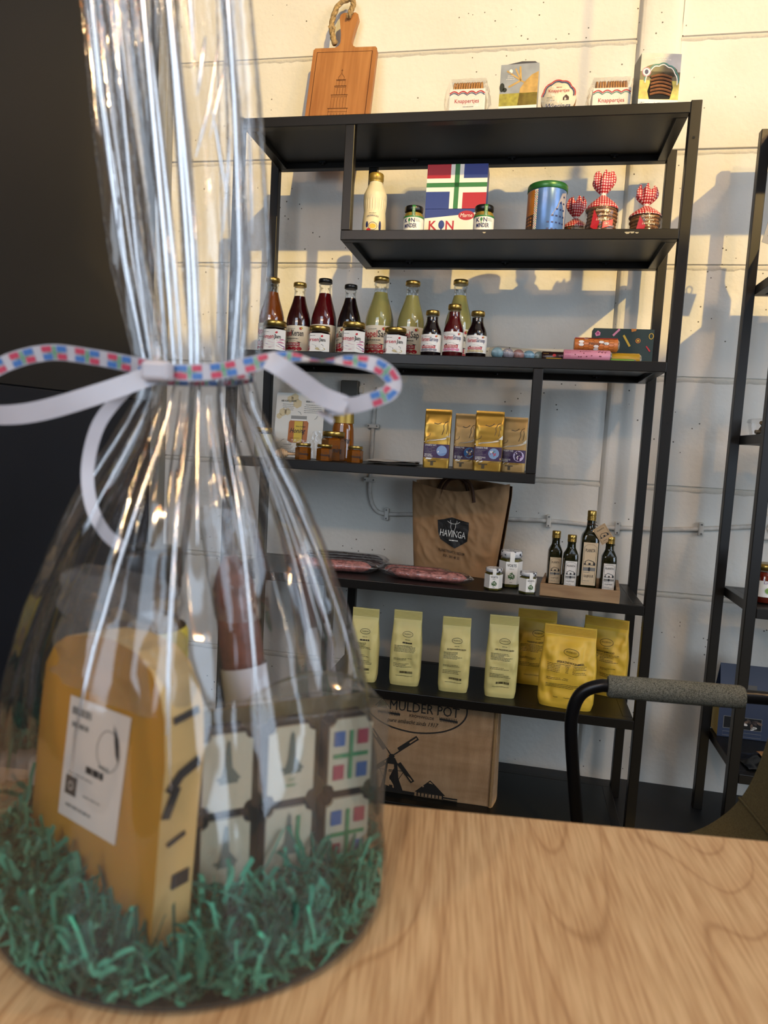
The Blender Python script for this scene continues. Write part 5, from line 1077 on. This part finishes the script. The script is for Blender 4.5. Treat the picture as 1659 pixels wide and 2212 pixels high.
# cheese
def cheesefn(nt, b):
    n = tex(nt, 'ShaderNodeTexNoise', 14, (1, 1, .25), Detail=3); nt.links.new(ramp(nt, n.outputs['Fac'], [(.3, '#a6741a'), (.7, '#b88526')]), b.inputs['Base Color'])
    b.inputs['Subsurface Weight'].default_value = .25; b.inputs['Subsurface Radius'].default_value = (.012, .006, .002); b.inputs['Subsurface Scale'].default_value = 1
CHE = nodes_mat('cheese', cheesefn, .45); RIND = mat('cheese_rind', '#d9b878', .5, var=.08, vscale=20)
ch = thing('cheese_wedge', 'tall yellow cheese wedge with white label inside the gift wrap', 'cheese', (.601, -1.559, .7545), -.4606)
fo = [(-.082, 0), (.082, 0), (.090, .10), (.094, .137), (.092, .168), (.087, .182), (.077, .195), (.060, .204), (.030, .2065), (0, .203), (-.028, .196), (-.045, .186), (-.058, .169), (-.066, .13), (-.076, .06)]
b = B(); n = len(fo); TH = .030
b.add([(x, 0, z) for x, z in fo], [tuple(range(n))], 0); b.add([(x, TH, z) for x, z in fo], [tuple(reversed(range(n)))], 0)
b.add([(x, 0, z) for x, z in fo]+[(x, TH, z) for x, z in fo], [(i, i+n, (i+1) % n+n, (i+1) % n) for i in range(n)], 1)
o = b.build('cheese', [CHE, RIND], ch); bv = o.modifiers.new('bevel', 'BEVEL'); bv.width = .003; bv.segments = 2; bv.limit_method = 'ANGLE'
LBL = mat('grey_white_label', '#cfc6ba', .5); d = D(); q = Matrix.Rotation(.06, 2)
lw_, lh = .077, .096; d2 = D()
d2.rect(-lw_/2, lw_/2, -lh/2, lh/2, LBL, 1); d2.small(-lw_*.44, lw_*.1, lh*.36, 1, GREY, th=.006, layer=2); d2.small(-lw_*.42, lw_*.05, lh*.26, 1, GREY, th=.004)
d2.poly([(lw_*.26, lh*.40), (lw_*.36, lh*.30), (lw_*.40, lh*.12), (lw_*.34, lh*.18), (lw_*.30, lh*.28)], K, 2); d2.ring(lw_*.22, lh*.18, lw_*.18, lh*.16, .0008, GREY, 2); d2.small(lw_*.1, lw_*.36, lh*.03, 1, GREY, th=.0022)
d2.small(-lw_*.1, lw_*.4, -lh*.06, 1, K, th=.0055); d2.small(-lw_*.40, lw_*.30, -lh*.12, 1, GREY); d2.rect(-lw_*.42, -lw_*.22, -lh*.30, -lh*.14, mat('dark_mark', '#2b2622', .6), 2); d2.ring(-lw_*.32, -lh*.22, .003, .003, .0008, LBL, 3); d2.small(-lw_*.1, lw_*.38, -lh*.26, 1, GREY); d2.small(-lw_*.38, lw_*.34, -lh*.40, 1, GREY, th=.0024)
d2.build('label', lambda u, v, h: (.010+u*.998+v*.175, -h, .1085+v+u*.06), ch)
d = D(); MARK = mat('rind_ink', '#33302f', .6)
d.line([(.006, .165), (.026, .168)], .005, MARK); d.line([(.004, .118), (.012, .128), (.026, .134)], .008, MARK); d.line([(.003, .10), (.010, .12)], .007, MARK); d.rect(.012, .026, .045, .056, MARK); d.line([(.006, .08), (.02, .084)], .004, MARK)
d.build('rind_print', lambda u, v, h: (interp([(0, .082), (.10, .090), (.137, .094), (.168, .092), (.2, .08)], v)+.0006+h, u, v), ch)
def wrapf(u, v):
    a = u*2*pi; k = 1-.25*v; x = .015+(.078*k)*math.copysign(abs(cos(a))**.6, cos(a)); y = TH/2+(.020*k)*math.copysign(abs(sin(a))**.6, sin(a)); q = noise.noise((x*40, y*40, v*5))
    return (x+.004*q, y+.006*q, .165+.080*v+.008*q*v)
B().grid(wrapf, 60, 14, wrapu=True).build('inner_wrap', film('milky_film', (.97, .97, .96), .05, .4, .15, .09, .5, 45), ch)
# bottle behind the cheese
t = thing('gift_bottle', 'black capped bottle with yellow label behind the cheese in the gift', 'bottle', (.600, -1.478, .7545), -.3)
B().lathe([(.030, 0), (.033, .004), (.033, .165), (.030, .185), (.024, .20), (.0235, .222)], 40).build('bottle_glass', mat('dark_bottle', '#1c2024', .05, 0, .6), t)
B().lathe([(.0262, .216), (.0268, .218), (.0268, .25), (.025, .254), (0, .254)], 40).build('cap', BLACKCAP, t)
B().lathe([(.0336, .05), (.0336, .185), (.0315, .19)], 40, cap=False).build('label', mat('yellow_label', '#cdbb3a', .45), t)
# sausage in the gift
P0, P1 = Vector((.640, -1.407, .995)), Vector((.6775, -1.416, .80)); ax = (P1-P0).normalized()
t = thing('gift_sausage', 'upright dried sausage with white paper label inside the gift wrap', 'sausage', (.690, -1.418, .757))
lc = lambda p: tuple(Vector(p)-Vector((.690, -1.418, .757)))
m_ = 14; B().tube([lc(P0+(P1-P0)*(i/m_)) for i in range(m_+1)], [.006, .014]+[.019*(1+.04*noise.noise((i*.8, 0, 0))) for i in range(m_-3)]+[.015, .006], 24).build('sausage', mat('gift_salami', '#74463a', .35, var=.35, vscale=60, bump=.3, bscale=90), t)
B().tube([lc(P0+(P1-P0)*k) for k in (.50, .7, .93)], .0205, 28, cap=False).build('label', mat('blue_white_label', '#d3d3dc', .5), t)
d = D(); d.small(-.014, .016, 0, 4, GREY, .006, .0018, 7); d.build('label_print', lambda u, v, h: lc(P0+(P1-P0)*.72+Vector((.94*u, .18*u, 0))+Vector((.03, -.0208-h+u*u*14, v))-ax*0-Vector((.03, 0, 0))), t)
B().grid(lambda u, v: lc(P0+(P1-P0)*(-.22+.5*v)+Vector(((.021+.006*(1-v))*cos(u*2*pi), (.012+.009*v)*sin(u*2*pi), 0))*(1+.12*noise.noise((cos(u*6.28)*2, sin(u*6.28)*2, v*4)))), 36, 12, wrapu=True).build('film_sleeve', film('milky_film'), t)
# box of printed chocolates
t = thing('chocolate_gift_box', 'clear box of six printed chocolate tiles in the gift wrap', 'chocolates', (.7415, -1.509, .7600), .647)
BW, BH, BD = .077, .136, .046
B().box(-BW, BW, .002, BD, 0.001, .003).build('box_floor', mat('gold_card', '#8d815e', .45), t)
B().box(-BW, BW, BD-.003, BD, .003, BH-.004).build('box_back', mat('gold_card'), t)
b = B()
b.grid(lambda u, v: (-BW+2*BW*u, .0, BH*v), 4, 4); b.grid(lambda u, v: (-BW, BD*u, BH*v), 2, 2); b.grid(lambda u, v: (BW, BD*u, BH*v), 2, 2)
b.grid(lambda u, v: (-BW+2*BW*u, BD*v, BH+.0005), 4, 2); b.build('clear_sleeve', film('box_plastic', (.96, .96, .95), .05, .5, .05, .03), t)
B().tube([(-BW, 0, BH), (BW, 0, BH), (BW, BD, BH), (-BW, BD, BH)], .0012, 6, closed=True).build('box_edge', CLEAR, t)
B().grid(lambda u, v: (-.028+.104*u, .012+.03*v, BH+.001+.024*sin(pi*u)**.6*(.6+.4*sin(pi*v))), 24, 8).build('lid_dome', film('amber_plastic', (.93, .88, .74), .08, .5, .08, .06), t)
CHOC = mat('dark_chocolate', '#22161a', .35); WCH = mat('white_chocolate', '#ded9bd', .4)
def tile_poly(w_, h, r=.0055):
    P = []
    for sx, sz in ((1, 1), (-1, 1), (-1, -1), (1, -1)):
        c = (sx*w_/2, sz*h/2); a0 = {(1, 1): -pi/2, (-1, 1): 0, (-1, -1): pi/2, (1, -1): pi}[(sx, sz)]
        for k in range(5): a = a0-pi/2*k/4; P.append((c[0]+r*cos(a), c[1]+r*sin(a)))
    return P
PRG = mat('tower_grey', '#6b7a70', .5); PRL = mat('tower_green_text', '#9bb389', .5)
FBL = mat('tile_blue', '#3f6fb0', .5); FRD = mat('tile_red', '#b5405a', .5); FGR = mat('tile_green', '#3d9a64', .5)
for r_ in range(2):
    for c_ in range(3):
        tw, th_ = .037, .058; cxx = (-.052, -.004, .044)[c_]+.002; czz = (.101, .037)[r_]
        ct = B().prism(tile_poly(tw, th_), .004, .022).build('chocolate_tile', CHOC, t, (cxx, 0, czz))
        B().prism(tile_poly(tw-.0012, th_-.0012), .0015, .004).build('tile_face', WCH, ct)
        d = D()
        if c_ == 2:
            for u, v, m_ in ((-1, 1, FBL), (1, 1, FRD), (-1, -1, FRD), (1, -1, FBL)): d.rect(u*.0098-.0045, u*.0098+.0045, v*.0135-.006, v*.0135+.006, m_, 1)
            d.rect(-.0015, .0015, -.0195, .0195, FGR, 2); d.rect(-.0145, .0145, -.002, .0014, FGR, 2)
        else:
            d.poly([(-.0015, .022), (.0, .025), (.0015, .022), (.003, .004), (.0075, -.002), (.0075, -.008), (-.0065, -.008), (-.004, .0), (-.003, .004)], PRG, 1); d.line([(-.008, -.004), (.009, -.004)], .002, PRG, 2)
            if c_ == 1: d.small(-.004, .004, -.013, 1, PRL, align='C'); d.small(-.008, .008, -.018, 1, PRL, th=.002, align='C')
            if r_ == 1 and c_ == 1: d.line([(.007, .022), (.0065, .006), (.009, -.004), (.013, -.007)], .003, FGR, 3)
        d.build('tile_print', plane(.0013), ct)
# little jar at the left
t = thing('gift_miniature', 'miniature bottle with white cap at the left inside the gift', 'bottle', (.519, -1.497, .7545), 0)
B().lathe([(.013, 0), (.0145, .002), (.0145, .034), (.009, .044), (.008, .056)], 28).build('bottle_glass', mat('brown_glass', '#2a1c10', .08, 0, .5), t); B().lathe([(.0098, .054), (.0102, .055), (.0102, .07), (.009, .073), (0, .073)], 28).build('cap', mat('white_cap', '#c9c4bc', .4), t); B().lathe([(.0149, .006), (.0149, .032)], 28, cap=False).build('label', mat('orange_label', '#c98a50', .5), t)
# shredded paper
b = B(); Q = random.Random(9); SH = [mat('shred_a', '#25785e', .6), mat('shred_b', '#3b9c80', .5), mat('shred_c', '#1b5a49', .65), mat('shred_d', '#55b896', .5)]
for i in range(4600):
    a = Q.uniform(0, 2*pi); rr = sqrt(Q.random())*.985; x = GX+GRX*rr*cos(a); y = GY+GRY*rr*sin(a)
    dx, dy = x-.70, y+1.60; near = math.exp(-((dx/.045)**2+(dy/.03)**2)); lx = max(0, (.66-x)/.16); hh = (.020+.026*lx+.018*max(0, (y+1.56)/.2))*(1-.75*near)
    lc_ = Vector((x-.601, y+1.559)); ux = lc_.x*.894-lc_.y*.444; uy = lc_.x*.444+lc_.y*.894
    if -.09 < ux < .094 and -.003 < uy < .034: continue
    bc = Vector((x-.7415, y+1.509)); bx = bc.x*.798+bc.y*.603; by = -bc.x*.603+bc.y*.798
    if abs(bx) < .08 and -.003 < by < .05: continue
    z = ZB+.005+hh*Q.random()**.6; yaw = Q.uniform(0, 6.28); tilt = Q.uniform(-.45, .45); w_ = Q.uniform(.0013, .0024); L = Q.uniform(.010, .036); k = int(L/.0032)+2; sg = Q.choice((.6, .9, 1.2)); cvk = Q.uniform(-.8, .9)
    M = Matrix.Translation((x, y, z)) @ Matrix.Rotation(yaw, 4, 'Z') @ Matrix.Rotation(tilt, 4, 'Y') @ Matrix.Rotation(Q.uniform(-1, 1), 4, 'X'); vs = []
    for j in range(k):
        s_ = (j-k/2)*.0024; zz = .0022*(1 if j % 2 else -1)*sg; cv = cvk*s_*s_/L*8
        for sd in (-1, 1):
            p = M @ Vector((s_, sd*w_+cv*.3, zz+cv)); p.z = max(p.z, ZB+.0045); e = sqrt(((p.x-GX)/GRX)**2+((p.y-GY)/GRY)**2)
            if e > .985: p.x = GX+(p.x-GX)*.985/e; p.y = GY+(p.y-GY)*.985/e
            vs.append(p)
    b.add(vs, [(2*j, 2*j+1, 2*j+3, 2*j+2) for j in range(k-1)], Q.choice((0, 0, 1, 1, 2, 2, 3)))
tag(b.build('shredded_paper', SH), 'teal green crinkled shredded paper filling the bottom of the gift bag', 'shredded paper', kind='stuff')
# cellophane bag
NKX, NKY, NKZ = .648, -1.492, 1.147
prof_r = [(0, 1.0), (.06, 1.01), (.2, .95), (.42, .875), (.55, .775), (.66, .65), (.76, .52), (.86, .37), (.94, .265), (1.0, .225)]
Qf = random.Random(21); FO = [(Qf.randint(9, 15), Qf.uniform(0, 6.28)), (Qf.randint(17, 25), Qf.uniform(0, 6.28)), (Qf.randint(5, 7), Qf.uniform(0, 6.28))]
def pleat(a, s=0):
    return sum(w_*(1-2*abs(((a*n/(2*pi)+p/6.28+s) % 1)*2-1)) for w_, (n, p) in zip((.45, .22, .33), FO))
def cello(u, v):
    a = u*2*pi
    if v <= .5:
        t = v*2; z = ZB+.0015+(NKZ-ZB)*t; k = interp(prof_r, t); sft = t*t*(3-2*t)
        ex = 2.0; amp = interp([(0, .004), (.3, .02), (.6, .09), (.85, .22), (1, .30)], t)
        tw = .25*t*t; q = pleat(a+tw, .0)*amp + .02*noise.noise((cos(a)*3, sin(a)*3, t*6))*min(1, t*4)
        rx = GRX*k*(1+q); ry = (GRY*k*(1-.25*max(0, t-.5)))*(1+q)
        # flatter at the back over the tall goods
        return (GX+(NKX-GX)*sft+rx*cos(a), GY+(NKY-GY)*sft+ry*sin(a), z)
    t = (v-.5)*2; z = NKZ+.40*t
    rx = interp([(0, .036), (.08, .042), (.2, .050), (.5, .055), (1, .058)], t); ry = interp([(0, .034), (.2, .032), (.6, .030), (1, .032)], t)
    q = pleat(a+.25+.5*t, .1)*interp([(0, .34), (.3, .36), (1, .30)], t)+.06*noise.noise((cos(a)*2.5, sin(a)*2.5, t*2.5))
    return (NKX-.055*t**1.1+rx*(1+q)*cos(a), NKY+.008*t+ry*(1+q*1.2)*sin(a), z)
CEL = film('cellophane', (.985, .985, .99), .05, .75, .06, .015, .45, 40, stretch=.10)
t = thing('cellophane_bag', 'clear cellophane gift bag gathered at the neck', 'gift bag', (0, 0, 0))
B().grid(cello, 300, 130, wrapu=True).build('film', CEL, t)
# fold ridges of the cellophane, gathered at the neck
CRE = film('cellophane_fold', (.95, .96, .99), .5, .95, .10, .08)
Qc = random.Random(5)
def hull(u, v):
    a = u*2*pi
    if v <= .5:
        t_ = v*2; k = interp(prof_r, t_)*(1+interp([(0, 0), (.6, .05), (1, .16)], t_)); sft = t_*t_*(3-2*t_)
        return Vector((GX+(NKX-GX)*sft+GRX*k*cos(a), GY+(NKY-GY)*sft+GRY*k*(1-.25*max(0, t_-.5))*sin(a), ZB+.0015+(NKZ-ZB)*t_))
    t_ = (v-.5)*2; rx = interp([(0, .040), (.2, .054), (.5, .062), (1, .066)], t_); ry = interp([(0, .038), (.2, .037), (1, .036)], t_)
    return Vector((NKX-.055*t_**1.1+rx*cos(a), NKY+.008*t_+ry*sin(a), NKZ+.40*t_))
def fold(u0, v0, v1, r, du):
    k = 10; P = [hull((u0+du*i/k) % 1, v0+(v1-v0)*i/k) for i in range(k+1)]
    B().tube([tuple(p) for p in P], [r*(.2+.8*sin(pi*min(1, max(0, .05+.9*i/k)))) for i in range(k+1)], 8, flat=.55).build('fold_ridge', CRE, t)
for i in range(15): fold(Qc.uniform(.52, .98), Qc.uniform(.46, .498), Qc.uniform(.16, .40), Qc.uniform(.0006, .0015), Qc.uniform(-.015, .015))
for i in range(4): fold(Qc.uniform(.05, .45), Qc.uniform(.45, .49), Qc.uniform(.28, .40), Qc.uniform(.0007, .0012), Qc.uniform(-.02, .02))
for i in range(13): fold(Qc.uniform(.52, .98), .503, Qc.uniform(.68, .98), (.0010, .0016, .0026, .0042)[i % 4], Qc.uniform(-.03, .03))
for i in range(12): v = Qc.uniform(.52, .80); fold(Qc.uniform(.54, .96), v, v+Qc.uniform(.03, .10), Qc.uniform(.0006, .0018), Qc.uniform(-.08, .08))
# ribbon
RIBW = mat('ribbon_white', '#b4b5be', .35, var=.05, vscale=30)
def ribbon(path, wdir, w_, name, par, pat=True, flip=1):
    P = spline(path, 10); n = len(P)-1; Wd = spline(wdir, 10)
    cum = [0]
    for i in range(n): cum.append(cum[-1]+(P[i+1]-P[i]).length)
    LT = cum[-1]
    def at_(s):
        s = min(max(s, 0), LT-1e-6); i = next(i for i in range(n) if cum[i+1] >= s); q = (s-cum[i])/(cum[i+1]-cum[i]); p = P[i].lerp(P[i+1], q); tng = (P[min(i+1, n)]-P[i]).normalized(); wv = Wd[i].lerp(Wd[i+1], q); wv = (wv-tng*wv.dot(tng)).normalized()
        return p, wv, tng.cross(wv)*flip
    def fn(u, v, h): p, wv, nn = at_(u); return tuple(p+wv*v+nn*h)
    o = B().grid(lambda u, v: fn(u*LT, (v-.5)*w_, 0), n*2, 3).build(name, RIBW, par)
    if pat:
        d = D(); s = .004; k = 0; cw = .021
        while s < LT-cw:
            for side in (0, 1):
                m0, m1 = (FRD, FBL) if side == 0 else (FBL, FRD)
                for j, m in ((0, m0), (1, m1)):
                    v0 = (-w_*.42, w_*.06)[j]; d.rect(s+side*cw*.5, s+side*cw*.5+cw*.33, v0, v0+w_*.36, m, 1)
            d.rect(s+cw*.385, s+cw*.445, -w_*.40, w_*.40, FGR, 1); d.rect(s+cw*.2, s+cw*.63, -w_*.022, w_*.022, FGR, 1); s += cw*1.12
        d.build('flag_print', fn, o, base=.0002)
        if pat == 2: d.build('flag_print', lambda u, v, h: fn(u, v, -h), o, base=.0002)
    return o
rb = thing('gift_ribbon', 'white ribbon with red and blue flag print tied round the bag neck', 'ribbon', (0, 0, 0))
V3 = lambda x, y, z: (x, y, z)
up = (0, .1, 1)
ribbon([(.690, -1.500, 1.149), (.672, -1.527, 1.147), (.645, -1.536, 1.144), (.615, -1.524, 1.142), (.607, -1.495, 1.143), (.62, -1.465, 1.145), (.65, -1.452, 1.147), (.68, -1.468, 1.149), (.692, -1.495, 1.149)], [up]*9, .010, 'neck_band', rb, 2)
ribbon([(.640, -1.534, 1.146), (.615, -1.530, 1.149), (.585, -1.534, 1.153), (.555, -1.54, 1.1545), (.525, -1.545, 1.146), (.495, -1.545, 1.130)], [(0, .2, 1), (0, -.2, 1), (.1, -.3, 1), (.1, -.3, 1), (.2, -.2, 1), (.3, 0, 1)], .0115, 'left_loop_top', rb, True, -1)
ribbon([(.492, -1.545, 1.128), (.503, -1.552, 1.110), (.53, -1.556, 1.108), (.56, -1.553, 1.113), (.60, -1.546, 1.127), (.636, -1.538, 1.142)], [(.4, 0, 1), (.1, -.5, 1), (0, -.3, 1), (0, -.2, 1), (-.1, 0, 1), (-.2, .2, 1)], .014, 'left_loop_bottom', rb, False)
ribbon([(.648, -1.536, 1.144), (.675, -1.531, 1.146), (.70, -1.520, 1.153), (.722, -1.512, 1.160), (.745, -1.507, 1.1585), (.765, -1.502, 1.160), (.785, -1.497, 1.158), (.797, -1.495, 1.149), (.796, -1.498, 1.139), (.780, -1.504, 1.131), (.766, -1.508, 1.127)], [(0, .1, 1), (0, 0, 1), (.1, .2, 1), (-.1, .6, .8), (0, 1, .2), (.1, .7, .7), (.5, .3, .8), (1, .1, .3), (.6, .2, -.8), (.4, .3, -.9), (.4, .4, -.8)], .0115, 'right_loop', rb, 2)
ribbon([(.712, -1.520, 1.157), (.724, -1.522, 1.151), (.738, -1.519, 1.142), (.752, -1.514, 1.133), (.768, -1.509, 1.1275), (.758, -1.508, 1.1265), (.752, -1.509, 1.118)], [(.5, .2, .8), (.6, 0, .8), (.65, 0, .75), (.6, .1, .8), (.2, .3, .9), (-.5, .3, .8), (1, .2, .3)], .0135, 'right_tail', rb, False)
ribbon([(.628, -1.533, 1.140), (.613, -1.540, 1.127), (.598, -1.545, 1.105), (.592, -1.548, 1.075), (.598, -1.552, 1.048), (.612, -1.556, 1.030), (.628, -1.558, 1.021)], [(.5, .6, .6), (.7, .7, .3), (.9, .5, .1), (.95, .3, 0), (.8, .2, .4), (.6, .1, .7), (.4, 0, 1)], .009, 'hanging_tail', rb, False)
B().box(-.011, .011, -.005, .005, -.007, .007, bev=.003).build('knot', RIBW, rb, (.640, -1.541, 1.144))
